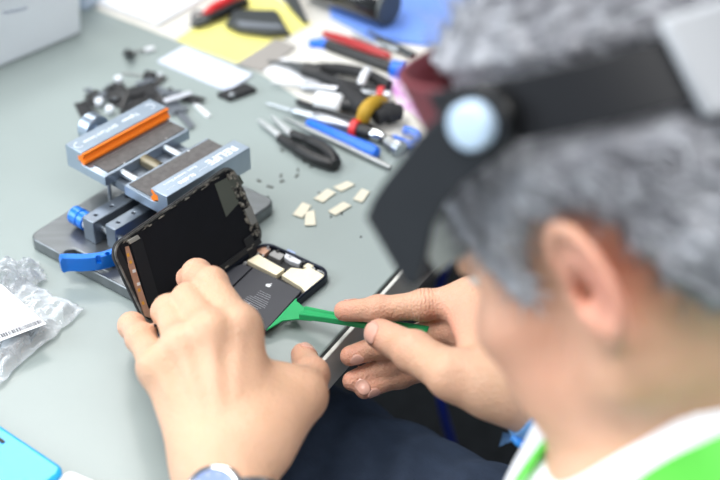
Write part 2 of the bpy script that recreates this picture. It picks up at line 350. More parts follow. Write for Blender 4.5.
for (p0, p1) in rows:
    a, b = on_batt(*p0), on_batt(*p1); L_ = np.linalg.norm(b-a); d_ = nrm(b-a); e_ = np.cross(b_z, d_); t = 0
    while t < L_:
        w = random.uniform(.0004, .0014); tm.box(a+d_*t-e_*.00022, d_*min(w, L_-t+1e-5), e_*.00044, b_z*.0001); t += w+.00028
obj('battery_print', tm, M_SIGN, batt, smooth=False)
tm = MB().lathe(on_batt(248.5, 303.8), b_z, [(0, .0011), (.0001, .0011)], 20); obj('round_mark', tm, M_SIGN, batt)
# display assembly leaning open
ph = math.radians(63.5); pw_ = -pv*math.cos(ph)+Z*math.sin(ph); pn_ = pv*math.sin(ph)+Z*math.cos(ph)
do = pa+Z*.0082+pv*.0012
def S(u, w, n=0.): return do+pu*u+pw_*w+pn_*n
disp = obj('display_panel', MB().slab(rrect(S(0, 0, -.003), pu, pw_, PL, PWD, .0115, 10), pn_*.003), mat('display_frame', (40, 41, 44), .35, .4), phone, bevel=.0006)
def dp(px, n): return [on_plane(x, y, S(0, 0, n), pn_) for x, y in px]
def dflat(name, px, n0, n1, m, bevel=0.):
    return obj(name, MB().slab(dp(px, n0), pn_*(n1-n0)), m, disp, bevel=bevel)
bez = MB(); ring_o = rrect(S(.0006, .0006, 0), pu, pw_, PL-.0012, PWD-.0012, .011, 10); ring_i = rrect(S(.0020, .0020, 0), pu, pw_, PL-.004, PWD-.004, .0096, 10); n_ = len(ring_o)
bez.add(list(ring_o)+list(ring_i)+[p+pn_*.0011 for p in ring_o]+[p+pn_*.0011 for p in ring_i],
        [(2*n_+i, 2*n_+(i+1) % n_, 3*n_+(i+1) % n_, 3*n_+i) for i in range(n_)]+[(i, (i+1) % n_, 2*n_+(i+1) % n_, 2*n_+i) for i in range(n_)]+[(n_+i, 3*n_+i, 3*n_+(i+1) % n_, n_+(i+1) % n_) for i in range(n_)])
obj('bezel', bez, mat('bezel_metal', (120, 120, 118), .35, .7, .5, 150), disp)
obj('display_backing', MB().slab(rrect(S(.0085, .004, .0), pu, pw_, PL-.0165, PWD-.0075, .002), pn_*.0007), M_SHEET, disp)
dflat('foil_patch', [(214.5, 184), (230, 176), (239, 175), (243.5, 183), (236, 189), (238.5, 203), (226, 217)], .0007, .0011, M_OLIVE)
dflat('copper_strip', [(124.5, 247), (128, 246), (133, 262), (140, 285), (148, 309), (157, 306), (159, 309), (150, 318), (144, 316), (136, 292), (128, 266)], .0003, .0012, M_COPPER)
for c_ in ((128, 255), (130.5, 262), (139, 290), (143, 303)):
    dflat('gold_pad', [(c_[0]-1.6, c_[1]-1), (c_[0]+.6, c_[1]-2), (c_[0]+1.8, c_[1]+1.2), (c_[0]-.5, c_[1]+2)], .0012, .0014, mat('gold_pad', (226, 168, 66), .35, .5))
for c_ in ((134, 271), (138.5, 284)):
    dflat('white_pad', [(c_[0]-1.8, c_[1]-1), (c_[0]+1.2, c_[1]-2), (c_[0]+1.8, c_[1]+1), (c_[0]-1.2, c_[1]+2)], .0012, .0015, mat('pad_white', (205, 205, 205), .4))
dflat('connector_cover', [(126.5, 240.5), (136.5, 235), (139, 238.5), (128.5, 244.5)], .0004, .0024, mat('sat_steel', (165, 165, 160), .4, .6), .0003)
dflat('lower_flex', [(130, 244), (141, 238), (158, 296), (148, 306)], .0007, .0016, mat('black_film', (16, 17, 22), .4))
dflat('hinge_bracket', [(196, 283), (258, 238.5), (261, 242.5), (201, 287)], .0005, .002, mat('bracket', (58, 58, 60), .4, .6))
dflat('speaker_module', [(243.5, 210), (250, 206), (256, 222), (250, 226)], .0007, .0028, mat('speaker_grey', (128, 128, 126), .45, .3), .0003)
dm = MB()
for k in range(70):
    t = random.random(); u_ = .1285+.009*random.random(); w_ = .006+.058*t
    dm.box(S(u_, w_, .0004), pu*.0022*(.3+random.random()), pw_*.003*(.3+random.random()), pn_*(.0006+.0016*random.random()))
for k in range(46):
    t = random.random(); dm.box(S(.02+.11*t, .0006+.003*random.random(), .0004), pu*.004*(.3+random.random()), pw_*.0016*(.3+random.random()), pn_*(.0006+.0012*random.random()))
for k in range(30):
    t = random.random(); dm.box(S(.012+.12*t, .066+.0022*random.random(), .0004), pu*.005*(.3+random.random()), pw_*.001*(.3+random.random()), pn_*(.0004+.001*random.random()))
obj('flex_components', dm, mat('mixed_flex', (34, 35, 38), .4, .4, rgb2=(165, 160, 150), vscale=330), disp, smooth=False)
fm = MB().slab([Q(.118, .003, .004), Q(.128, .003, .004), S(.128, .012, .002), S(.118, .012, .002)], pv*.0006); obj('ribbon_cable', fm, M_BLACKM, phone)
# ------------------------------------------------------------------ green pry tool
ta = P(297, 312, .0115); tb = P(340, 318.5, .024); tc_ = P(426, 331, .036)
tdir = nrm(tb-ta); tax = nrm(tc_-tb)
pry = thing('pry_tool', P(300, 312, .008), 'green plastic pry tool held by the right hand and pushed under the battery', 'tool')
bl = [P(266, 330, .0085), P(283, 320, .010), P(297, 318.5, .0125), P(312, 320, .0155), P(313, 310.5, .0165), P(303, 306, .0145), P(297, 301, .0120), P(296.5, 297.5, .0105)]
obj('blade', MB().slab(bl, Z*-.0016), M_GREEN, pry, bevel=.0005)
ts = np.cross(Z, tax); hm = MB(); vs = []
hpts = smooth_path([P(302, 312.5, .0145), P(320, 315.5, .0185), P(342, 319, .024), P(380, 325, .031), P(427, 332, .036)], 6); n_ = len(hpts)
sec = lambda w, h: [(-w, -h), (-w, h), (-w*.62, h), (-w*.5, h*.35), (w*.5, h*.35), (w*.62, h), (w, h), (w, -h)]
for i, p in enumerate(hpts):
    q = i/(n_-1); w = .0058-.0014*min(1, q*3) if q < .85 else .0044; h = .0026
    vs += [p+ts*x+Z*y for x, y in sec(w, h)]
hm.add(vs, [(8*i+k, 8*i+(k+1) % 8, 8*i+8+(k+1) % 8, 8*i+8+k) for i in range(n_-1) for k in range(8)]+[tuple(range(8))[::-1], tuple(range(8*n_-8, 8*n_))])
obj('handle', hm, M_GREEN, pry, bevel=.0006)
# ------------------------------------------------------------------ papers, boxes and tools on the far part of the bench
def sheet(name, px, m, label, cat, z=0., th=.0006, bevel=0., group=None):
    return tag(flat(name, px, m, z, th, None, bevel), label, cat, group)
sheet('paper_mat', [(95, 9), (182, 43), (262, 74), (330, 118), (420, 148), (470, 120), (520, 20), (420, -30), (200, -45)], M_OFFW, 'large off-white paper spread under the tools along the far side of the bench', 'paper')
sheet('printed_sheet', [(96, 5), (158, 27), (212, -4), (150, -25)], M_WHITEP, 'white printed sheet lying beside the plastic storage box', 'paper', .001, .004)
sheet('yellow_sheet', [(176, 40), (237, 63), (312, 24), (262, -12), (222, 8)], M_YELLOW, 'pale yellow sheet of paper under the dark grey pouch', 'paper', .0008, .0006)
sheet('grey_card', [(236, 64), (262, 72), (298, 47), (276, 39)], mat('grey_card', (150, 146, 142), .7), 'grey strip of card beside the yellow sheet', 'card', .0016, .0008)
sheet('white_notepaper', [(257, 69), (283, 58), (330, 70), (352, 88), (300, 84)], M_WHITEP, 'small white paper slip under the black-handled pliers', 'paper', .0012, .0006)
sheet('white_cleaning_cloth', [(292, 50), (318, 38), (400, 66), (385, 84)], M_OFFW, 'off-white cloth strip between the red tweezers and the pliers', 'cloth', .0012, .0012)
cardm = mat('white_panel', (214, 221, 238), .4, 0, coat=.2)
cp = [P(x, y, 0) for x, y in ((157.5, 62.5), (184, 47.5), (253, 76), (228, 92.5))]
wp = thing('glossy_card', np.mean(cp, 0), 'flat white glossy panel lying just in front of the yellow sheet', 'panel')
obj('panel_sheet', MB().slab(cp, (0, 0, .0022)), cardm, wp, bevel=.0008)
obj('blue_label', MB().slab([P(x, y, .0023) for x, y in ((219, 86), (225, 88.5), (241, 77.5), (236, 75.5))], (0, 0, .0003)), mat('label_blue', (190, 202, 236), .6), wp)
for nm, px, l_ in (('blue_board', [(326, -14), (331, 18), (372, 40), (428, 46), (447, 50), (500, 20), (470, -30)], 'periwinkle blue board under the black cylinder at the far side of the bench'),):
    sheet(nm, px, M_LBLUE, l_, 'board', .0012, .004)
sheet('pink_patterned_paper', [(386, 76), (412, 66), (440, 100), (447, 130), (428, 124), (398, 104)], mat('pink_pattern', (238, 226, 238), .7, rgb2=(206, 140, 208), vscale=38), 'white paper with a pink and purple pattern beside the visor', 'paper', .0014, .0006)
# storage boxes
M_BOXW = mat('translucent_box', (236, 242, 250), .3, 0, .02, 10)
q0, q1 = P(0, 68.5), P(82.5, 34); bd = nrm(q1-q0); bo = np.array([-bd[1], bd[0], 0])
bx = thing('storage_box', q1-bd*.16+bo*.1, 'translucent white plastic storage box at the far left corner of the view', 'box')
w0 = q1-bd*.36; hh = .075
obj('box_body', MB().prism([w0, q1, q1+bo*.2, w0+bo*.2], [w0-bd*.004-bo*.004+Z*hh, q1+bd*.004-bo*.004+Z*hh, q1+bd*.004+bo*.204+Z*hh, w0-bd*.004+bo*.204+Z*hh]), M_BOXW, bx, bevel=.004)
obj('lid', MB().slab([w0-bd*.008-bo*.008+Z*hh, q1+bd*.006-bo*.008+Z*hh, q1+bd*.006+bo*.208+Z*hh, w0-bd*.008+bo*.208+Z*hh], (0, 0, .008)), M_BOXW, bx, bevel=.003)
lab = MB()
for k in range(7):
    p = P(3+k*3.4, 13.5-k*.7+(k % 2)*1.2, hh+.0085); lab.tube([p, p+bd*.003+bo*.003, p+bd*.004-bo*.001], .0006, 6)
obj('marker_writing', lab, mat('marker', (95, 105, 125), .6), bx)
sb = P(84, 13.5)
obj2 = thing('small_box', sb+bo*.04, 'small pale blue plastic box behind the white storage box', 'box')
obj('box_body', MB().slab([sb+bd*.003, sb+bd*.045+bo*.012, sb+bd*.03+bo*.11, sb-bd*.01+bo*.11], (0, 0, .03)), mat('pale_blue_box', (196, 212, 232), .4), obj2, bevel=.003)
obj('lid', MB().slab([sb+bd*.001+Z*.0302, sb+bd*.047+bo*.011+Z*.0302, sb+bd*.031+bo*.112+Z*.0302, sb-bd*.012+bo*.112+Z*.0302], (0, 0, .004)), mat('pale_blue_lid', (206, 220, 238), .4), obj2, bevel=.002)
# dark pouch and strips on the yellow sheet
pch = thing('zip_pouch', P(257, 28, .002), 'flat dark grey pouch with a lighter zip strip lying on the yellow sheet', 'pouch')
obj('pouch_body', MB().prism([P(x, y, .0018) for x, y in ((232, 11), (278, 11), (292, 36), (268, 37.5), (238, 33.5), (224, 27))], [P(x, y, .010) for x, y in ((235, 9.5), (275, 9.5), (288, 31), (267, 33), (240, 29.5), (228, 24))]), M_GREYD, pch, bevel=.002)
obj('zip_strip', MB().slab([P(x, y, .0104) for x, y in ((236, 21), (279, 25), (283, 29), (240, 27))], (0, 0, .0008)), mat('zip_grey', (112, 118, 126), .5), pch)
sl = MB().prism([P(x, y, .0018) for x, y in ((279, -6), (296, -8), (309, 24), (303, 24), (290, 10))], [P(x, y, .007) for x, y in ((281, -7), (294, -9), (308, 20), (304, 20), (291, 7))])
tag(obj('black_strap', sl, M_GREYD, None, bevel=.001), 'dark grey strap end pointing at the yellow sheet beside the pouch', 'strap')
# dark and red bits at the top of the yellow sheet
rp = thing('wire_cutters', P(215, 14, .002), 'small wire cutters with red handles at the far end of the yellow sheet', 'cutters')
obj('handle', MB().tube(smooth_path([P(205, 18, .008), P(214, 8, .008), P(226, 2, .009), P(240, -6, .008)]), .0055, 12), M_RED, rp)
obj('handle', MB().tube(smooth_path([P(205, 19, .008), P(218, 15, .008), P(232, 8, .008), P(246, 2, .007)]), .0050, 12), M_BLACK, rp)
obj('jaws', MB().tube([P(190, 26, .006), P(196, 23, .007), P(206, 18.5, .008)], [.001, .006, .0075], 12, sq=(1, .6)), M_GREYD, rp)
tag(obj('coiled_wire', MB().tube([P(198+6*math.cos(q), 16+5*math.sin(q), .004+.001*q/6) for q in np.linspace(0, 15, 70)], .0013, 8), mat('dark_blue_wire', (52, 58, 84), .5)), 'small coil of dark wire beside the red handled wire cutters', 'wire')
# black cylinder lying on the blue board
c0, c1 = P(338, -12, .026), P(387, 7, .026); ca = nrm(c1-c0)
cy = thing('black_cylinder', (c0+c1)/2*[1, 1, 0]+[0, 0, TZ+.005], 'glossy black cylindrical case lying on the blue board', 'case')
gl = mat('gloss_black', (14, 15, 17), .15, coat=1.)
obj('barrel', MB().lathe(c0, ca, [(-.04, .018), (-.038, .020), (.0, .0203), (np.linalg.norm(c1-c0)-.002, .0203), (np.linalg.norm(c1-c0), .019)], 48), gl, cy)
obj('end_cap', MB().lathe(c1, ca, [(0.0002, .0185), (.0035, .0185), (.0045, .0175)], 48), mat('cap_grey', (72, 78, 80), .35), cy)
sd = nrm(np.cross(ca, UP)); lb = MB(); vs = []
for t in (.012, .026):
    for q in np.linspace(-.15, .55, 8):
        r_ = nrm(np.cross(sd, ca)); r_ = r_ if r_[2] > 0 else -r_
        vs.append(c0+ca*t+(r_*math.cos(q)+(-sd if sd[1] > 0 else sd)*math.sin(q))*.0206)
lb.add(vs, [(i, i+1, 9+i, 8+i) for i in range(7)]); o = obj('white_label', lb, M_WHITEP, cy); so = o.modifiers.new('th', 'SOLIDIFY'); so.thickness = .0004
# screwdrivers, tweezers, pliers
def pen(name, label, cat, pts, parts):
    a, b = pts; ax = b-a; L_ = np.linalg.norm(ax); t = thing(name, (a+b)/2-Z*.004, label, cat)
    for nm, s0_, s1_, prof, m in parts:
        obj(nm, MB().lathe(a+ax*s0_, ax, [(x*(s1_-s0_)*L_, r) for x, r in prof], 24), m, t)
    return t
cyl = lambda r: [(0, r*.85), (.03, r), (.97, r), (1, r*.85)]
pen('precision_screwdriver', 'silver precision screwdriver with a red collar and a black end nearest the visor', 'screwdriver', (P(266, 103, .005), P(384, 137, .008)),
    [('blade', 0, .24, [(0, .0006), (.1, .0011), (1, .0014)], M_STEEL), ('ferrule', .22, .42, [(0, .0022), (.15, .0042), (.5, .0036), (1, .0048)], M_STEEL), ('grip', .41, .74, cyl(.0054), mat('white_steel', (168, 171, 178), .3, .85)), ('collar', .735, .79, [(0, .0075), (.1, .0085), (.9, .0085), (1, .0075)], M_RED), ('end_grip', .79, .90, cyl(.0062), M_BLACK), ('end_cap', .90, 1, [(0, .005), (.4, .0055), (1, .004)], M_CHROME)])
pen('precision_screwdriver', 'silver precision screwdriver with a red ring lying under the pliers', 'screwdriver', (P(270, 83, .005), P(390, 96, .008)),
    [('blade', 0, .28, [(0, .0006), (.1, .001), (1, .0014)], M_STEEL), ('ferrule', .26, .6, [(0, .0025), (.1, .0045), (1, .0045)], mat('white_steel', (168, 171, 178), .3, .85)), ('grip', .6, .9, cyl(.0042), M_STEEL), ('collar', .9, .95, [(0, .0075), (.1, .0085), (.9, .0085), (1, .0075)], M_RED), ('end_cap', .95, 1.0, cyl(.005), M_STEEL)])
pen('blue_pry_bar', 'blue plastic pry bar lying beside the silver screwdriver', 'pry bar', (P(307, 122, .004), P(378, 154, .006)),
    [('bar', 0, 1, [(0, .002), (.04, .0042), (.6, .0055), (.9, .0068), (.98, .0055), (1, .003)], M_BLUEP)])
pen('black_stylus', 'thin black pointed stick lying behind the silver screwdriver', 'stick', (P(296, 101, .004), P(372, 128, .005)),
    [('stick', 0, 1, [(0, .0015), (.05, .003), (.95, .004), (1, .003)], M_BLACKM)])
pen('metal_spudger', 'long thin steel spudger between the scissors and the blue pry bar', 'spudger', (P(283, 117, .003), P(391, 168, .004)),
    [('shaft', 0, 1, [(0, .0008), (.15, .0018), (.3, .0026), (.9, .0028), (1, .002)], mat('dull_steel', (146, 148, 148), .35, .8))])
t = pen('black_rod', 'black rod with a chrome knurled end tucked under the visor', 'rod', (P(366, 128, .006), P(402, 150, .007)),
    [('rod', 0, .6, cyl(.0045), M_BLACK), ('chrome_end', .6, .85, cyl(.006), mat('dull_steel', (146, 148, 148), .35, .8)), ('knurled_cap', .85, 1.0, cyl(.0075), M_STEEL)])
hk = [P(393, 139, .006), P(402, 142, .006), P(411, 145, .006), P(418, 142, .006), P(418, 136, .006), P(412, 132, .006), P(404, 130, .006)]
tag(obj('blue_hook', MB().tube(smooth_path(hk), .0042, 12), M_BLUEP), 'small curved blue plastic hook beside the chrome-ended rod', 'hook')
nv = thing('craft_knife', P(360, 58, .004), 'black craft knife with a bright blue end cap', 'knife')
obj('handle', MB().tube([P(318, 41, .006), P(330, 46, .0065), P(394, 69, .0065)], [.003, .0055, .0058], 14), M_BLACK, nv)
obj('end_cap', MB().tube([P(392, 68.3, .0068), P(405, 71, .0068)], .0085, 18), M_BLUEP, nv)
obj('blade_guard', MB().tube([P(309, 43.5, .005), P(321, 43, .006), P(329, 45.5, .006)], [.004, .0055, .005], 14), M_BLUEP, nv)
tz = thing('red_tweezers', P(355, 45, .004), 'pair of red tweezers lying beside the black craft knife', 'tweezers')
for d_ in (0, 3.5): obj('arm', MB().tube(smooth_path([P(323, 33, .006), P(345, 42-d_, .007+d_*.0006), P(370, 51-d_, .007+d_*.0006), P(391, 57-d_*.2, .006)]), [.002]+[.0030]*17+[.0016], 10), mat('dark_red_plastic', (166, 40, 44), .4), tz)
for k, (a, b, r, l_) in enumerate((((352, 33, .005), (382, 48, .005), .003, 'thin steel pick lying against the blue board'), ((368, 32, .005), (414, 56, .006), .004, 'grey steel file with its tip by the maroon headband'), ((372, 41, .004), (398, 50, .005), .0024, 'short silver pin next to the red tweezers'))):
    tag(obj(['steel_pick', 'steel_file', 'silver_pin'][k], MB().tube([P(*a), P(*b)], [r*.5, r], 12), M_STEEL if k != 1 else M_GREYD), l_, ['pick', 'file', 'pin'][k])
pl_ = thing('pliers', P(345, 75, .004), 'needle-nose pliers with two long black handles and a white tie', 'pliers')
obj('jaws', MB().tube([P(268, 61, .006), P(290, 64, .007), P(306, 69, .008)], [.0012, .0035, .007], 14, sq=(1, .7)), M_GREYD, pl_)
obj('pivot', MB().tube([P(304, 69, .008), P(322, 73, .008)], [.0085, .0095], 16, sq=(1, .7)), M_BLACK, pl_)
obj('handle', MB().tube(smooth_path([P(316, 69, .008), P(340, 69, .009), P(365, 74, .009), P(389, 86, .008)]), .0058, 14), M_BLACKM, pl_)
obj('handle', MB().tube(smooth_path([P(316, 74, .008), P(338, 83, .008), P(362, 88, .008), P(386, 93, .007)]), .0052, 14), M_BLACKM, pl_)
obj('white_tie', MB().tube(smooth_path([P(361, 85, .011), P(364, 76, .0165), P(368, 70.5, .013)]), .004, 12), M_WHITEP, pl_)
bo_ = pen('small_bottle', 'small white dropper bottle with a black cap', 'bottle', (P(315, 99, .010), P(362, 108, .010)),
    [('bottle_body', 0, .62, [(0, .004), (.06, .0085), (.85, .0092), (1, .005)], mat('bottle_white', (236, 240, 244), .3)), ('cap', .58, 1, [(0, .0065), (.9, .0065), (1, .004)], M_BLACK)])
ty_ = thing('taped_cable', P(372, 110, .004), 'bundle of thick black cable bound with ochre tape', 'cable')
obj('cable_end', MB().tube(smooth_path([P(345, 90, .012), P(356, 99, .013), P(366, 109, .013)]), .0105, 16, sq=(1, .8)), M_BLACKM, ty_)
obj('tape_band', MB().tube(smooth_path([P(363, 119, .012), P(366, 110, .021), P(374, 103, .021), P(382, 103, .012)]), .0068, 14), M_GOLD, ty_)
obj('cable_end', MB().tube(smooth_path([P(376, 118, .013), P(385, 114, .0135), P(394, 112, .013), P(402, 113, .011)]), [.0085]*6+[.0115]*7+[.009]*5+[.003], 16, sq=(1, .8)), M_BLACKM, ty_)
# thread scissors in front
sn = thing('thread_snips', P(297, 143, .003), 'black thread snips with two short bright blades', 'scissors')
for pa_, nm in (([(257, 121), (262, 121), (285, 137), (281, 141)], 'blade'), ([(270, 117), (274, 117.5), (294, 133), (290, 138)], 'blade')):
    obj(nm, MB().slab([P(x, y, .005) for x, y in pa_], (0, 0, .0022)), mat('snip_blade', (205, 209, 212), .3, .6), sn, bevel=.0005)
obj('handle', MB().tube(smooth_path([P(280, 138, .006), P(298, 149, .007), P(316, 159, .007), P(334, 165, .007)]), [.0045]*6+[.0058]*12+[.0045], 14), M_BLACK, sn)
obj('handle', MB().tube(smooth_path([P(292, 134, .006), P(310, 141, .008), P(326, 150, .009), P(336, 162, .007)]), [.0045]*6+[.0056]*12+[.0045], 14), M_BLACK, sn)
obj('spring_loop', MB().tube([P(333, 163, .007), P(336, 165, .007)], .006, 14), M_BLACK, sn)
# small parts on the left part of the bench
gd_ = thing('black_gadget', P(237, 95), 'small flat black plastic part with a bright rivet beside the white panel', 'part')
obj('part_body', MB().slab([P(x, y, 0) for x, y in ((217, 97), (246, 86.5), (257, 92.5), (230, 102.5))], (0, 0, .005)), M_BLACKM, gd_, bevel=.001)
obj('rivet', MB().lathe(P(232, 95, .0052), Z, [(0, .003), (.0012, .003), (.002, .0015)], 18), M_STEEL, gd_)
bc = thing('binder_clip', P(128, 51), 'small black clip with a wire arm on the bare bench near the storage box', 'clip')
obj('clip_body', MB().prism([P(x, y, 0) for x, y in ((122, 54), (133, 56.5), (136, 51), (125, 48.5))], [P(x, y, .012) for x, y in ((126, 55.5), (130, 56), (132, 54.5), (128, 53.5))]), M_BLACK, bc, bevel=.0008)
obj('wire_arm', MB().tube([P(132, 52, .004), P(143, 50.5, .003), P(146, 50, .002)], .0011, 8), mat('dull_wire', (150, 150, 150), .5, .4), bc)
obj('white_tip', MB().tube([P(145, 50.3, .003), P(154, 48.5, .003)], .0025, 12), M_WHITEP, bc)
pb_ = thing('pin_probe', P(147, 77), 'thin grey pin with a black block lying above the pile of black scraps', 'pin')
obj('pin', MB().tube([P(122, 73, .002), P(146, 76, .002)], .0008, 8), mat('dull_wire', (150, 150, 150), .5, .4), pb_)
obj('block', MB().slab([P(x, y, 0) for x, y in ((143, 79.5), (154, 82), (157, 76.5), (146, 74))], (0, 0, .005)), M_BLACKM, pb_, bevel=.0008)
obj('clear_tip', MB().slab([P(x, y, 0) for x, y in ((157, 78), (163, 77), (162, 73.5), (157, 74.5))], (0, 0, .002)), mat('clear_grey', (190, 198, 204), .3), pb_)
tag(obj('silver_strip', MB().slab([P(x, y, .006) for x, y in ((163, 100), (190, 92), (193, 95), (165, 103.5))], (0, 0, .0016)), mat('strip_silver', (206, 210, 220), .35, .4), None, bevel=.0004), 'silver metal strip lying across the pile of black scraps', 'strip')
tag(obj('white_stick', MB().slab([P(x, y, 0) for x, y in ((193, 105), (196.5, 103.5), (211, 116.5), (207.5, 118.5))], (0, 0, .002)), M_WHITEP, None, bevel=.0004), 'short white plastic stick beside the pile of black scraps', 'stick')
for k, (x, y, r) in enumerate(((99.5, 104.5, .0042), (110, 112, .0042), (119, 82, .004))):
    tag(obj('bottle_stopper', MB().lathe(P(x, y, .003), Z, [(0, r*.8), (.0008, r), (.005, r), (.006, r*.7)], 20), mat('cap_white', (222, 228, 236), .35)), ['round white cap half buried in the scraps above the vise knob', 'round white cap among the scraps nearest the rear jaw of the vise', 'small white cap at the far rim of the scrap pile'][k], 'cap')
# pile of black scraps: every scrap is its own piece
m_clear = mat('smoky_film', (96, 102, 110), .3)
big = [([(74, 104), (86, 102), (99, 118), (92, 124), (83, 122)], 0), ([(95, 93), (112, 92), (144, 108), (136, 114), (118, 108)], 0), ([(84, 97), (96, 90), (103, 94), (92, 102)], 1), ([(140, 87), (152, 86), (160, 93), (150, 97)], 0), ([(120, 92), (134, 88), (141, 95), (130, 99)], 1), ([(160, 104), (178, 100), (184, 112), (172, 116)], 2), ([(150, 97), (163, 96), (166, 104), (156, 107)], 0), ([(178, 96), (196, 96), (206, 99), (196, 103), (182, 101)], 0), ([(106, 86), (114, 84), (122, 90), (114, 92)], 2), ([(174, 112), (184, 112), (195, 126), (190, 130)], 2), ([(128, 103), (140, 100), (148, 107), (140, 111)], 1)]
for k, (px, mi) in enumerate(big):
    tag(obj('black_scrap', MB().slab([P(x, y, .0006+.0009*(k % 4)) for x, y in px], (0, 0, .0008)), [M_BLACKM, M_BLACK, m_clear][mi]), 'thin flat scrap of dark tape in the pile behind the vise', 'scrap', 'scraps in the dark pile behind the vise')
for k in range(46):
    x = random.gauss(132, 26); y = 97+(x-132)*.09+random.gauss(0, 7.5); x = min(max(x, 78), 192); y = min(max(y, 82), 122)
    c = P(x, y, .0004+.004*random.random()); a = random.random()*6.28; d_ = np.array([math.cos(a), math.sin(a), random.uniform(-.15, .15)]); e_ = np.cross(Z, d_); w, h_ = random.uniform(.004, .014), random.uniform(.002, .006)
    pts = [c-d_*w-e_*h_, c+d_*w*random.uniform(.6, 1)-e_*h_, c+d_*w+e_*h_*random.uniform(.3, 1), c-d_*w*random.uniform(.5, 1)+e_*h_]
    tag(obj('black_scrap', MB().slab(pts, (0, 0, .0008)), random.choice([M_BLACKM, M_BLACKM, M_BLACK, m_clear])), 'thin flat scrap of dark tape in the pile behind the vise', 'scrap', 'scraps in the dark pile behind the vise')
for k, (x, y) in enumerate(((259, 181), (270, 187), (281, 176), (282, 181.5), (297, 176), (298, 170), (311, 167), (304, 161.5), (282, 151))):
    c = P(x, y, 0); a = random.random()*3; d_ = np.array([math.cos(a), math.sin(a), 0]); e_ = np.cross(Z, d_); w, h_ = random.uniform(.002, .0033), random.uniform(.0009, .0014)
    tag(obj('dark_crumb', MB().slab([c-d_*w-e_*h_, c+d_*w-e_*h_*.6, c+d_*w*.8+e_*h_, c-d_*w*.9+e_*h_*.8], (0, 0, .0008)), mat('crumb', (78, 80, 78), .6)), 'tiny dark crumb of foam on the bare bench between the vise and the snips', 'crumb', 'dark crumbs beside the vise')
sh = [([(292.5, 214.5), (302.5, 202), (311.5, 205.5), (302.5, 218)], 'beige metal shield cover nearest the phone, left of the bare bench group'), ([(313.5, 198.5), (327.5, 188.5), (336, 192.5), (323, 202.5)], 'beige metal shield cover between the phone-side one and the farthest one'), ([(333, 187), (347.5, 181), (355, 184.5), (341, 191.5)], 'beige metal shield cover farthest from the phone, nearest the snips'), ([(328, 211), (343.5, 201.5), (351.5, 205.5), (335, 215.5)], 'beige metal shield cover in the middle of the row nearest the visor'), ([(353, 199), (361.5, 188.5), (370, 191.5), (362, 202.5)], 'beige metal shield cover closest to the visor'), ([(305.5, 212), (314.5, 210), (316, 225), (304.5, 225.5)], 'narrow beige shield cover touching the one nearest the phone')]
for px, l_ in sh:
    b_ = MB().prism([P(x, y, 0) for x, y in px], [P(x, y, .0016) for x, y in px]); tag(obj('shield_cover', b_, M_BEIGE, None, bevel=.0004), l_, 'metal cover', 'loose shield covers')
for k, (x, y) in enumerate(((319, 193), (331, 217), (342, 214), (361, 237), (268, 197))):
    tag(obj('dark_speck', MB().lathe(P(x, y, 0), Z, [(0, .0011), (.0006, .0009)], 8), M_BLACKM), 'tiny dark speck on the bench around the beige shield covers', 'speck', 'specks around the shield covers')
# ------------------------------------------------------------------ plastic bag with a label, blue case, white box
from mathutils import noise as mn
def crumple(px_corners, nx, ny, hgt, seed, thick=.0012, base=.002, curl=0.):
    a, b, c, d = [P(x, y, 0) for x, y in px_corners]; vs = []
    for j in range(ny+1):
        for i in range(nx+1):
            s, t = i/nx, j/ny; p = (a*(1-s)+b*s)*(1-t)+(d*(1-s)+c*s)*t
            q = Vector((s*5+seed, t*5, seed)); n_ = abs(mn.noise(q))*1.1+abs(mn.noise(q*2.3))*.6+.25*abs(mn.noise(q*5.1))
            ed_ = min(1, 6*min(s, 1-s, t, 1-t)+.12)
            p = p+ed*0+np.array([mn.noise(q*1.7+Vector((9, 0, 0))), mn.noise(q*1.7+Vector((0, 9, 0))), 0])*.004
            vs.append(p+Z*(base+hgt*n_*ed_))
    return MB().add(vs, [(j*(nx+1)+i, j*(nx+1)+i+1, (j+1)*(nx+1)+i+1, (j+1)*(nx+1)+i) for j in range(ny) for i in range(nx)])
M_BAG = bpy.data.materials.new('clear_bag'); M_BAG.use_nodes = True
nt = M_BAG.node_tree; nt.nodes.clear(); out = nt.nodes.new('ShaderNodeOutputMaterial'); mx = nt.nodes.new('ShaderNodeMixShader'); tr = nt.nodes.new('ShaderNodeBsdfTransparent'); gs = nt.nodes.new('ShaderNodeBsdfPrincipled')
gs.inputs['Base Color'].default_value = (.78, .83, .88, 1); gs.inputs['Roughness'].default_value = .12; gs.inputs['Specular IOR Level'].default_value = 1.0; lw = nt.nodes.new('ShaderNodeLayerWeight'); lw.inputs['Blend'].default_value = .5
mr = nt.nodes.new('ShaderNodeMapRange'); mr.inputs['To Min'].default_value = .16; mr.inputs['To Max'].default_value = .75
nt.links.new(lw.outputs['Facing'], mr.inputs['Value']); nt.links.new(mr.outputs[0], mx.inputs['Fac']); nt.links.new(tr.outputs[0], mx.inputs[1]); nt.links.new(gs.outputs[0], mx.inputs[2]); nt.links.new(mx.outputs[0], out.inputs[0])
bag = thing('plastic_bag', P(20, 320), 'crumpled clear plastic bag with a white printed label at the left side of the bench', 'bag')
for nm, px, sd_, hg in (('bag_film', [(-70, 345), (-12, 398), (86, 312), (20, 282)], 1.3, .012), ('bag_fold', [(-60, 262), (-30, 330), (46, 283), (40, 264)], 4.1, .016), ('bag_fold', [(-50, 330), (-8, 376), (50, 330), (12, 300)], 7.7, .012)):
    o = obj(nm, crumple(px, 46, 46, hg, sd_), M_BAG, bag, smooth=True, angle=60); so = o.modifiers.new('th', 'SOLIDIFY'); so.thickness = .0003
lz = .019
lpx = [(-30, 268), (2, 284), (46.5, 324), (-2, 343), (-60, 350)]
a_, b_, c_, d_ = [P(x, y, lz) for x, y in ((-40, 262), (2, 285), (46.5, 324), (-12, 346))]
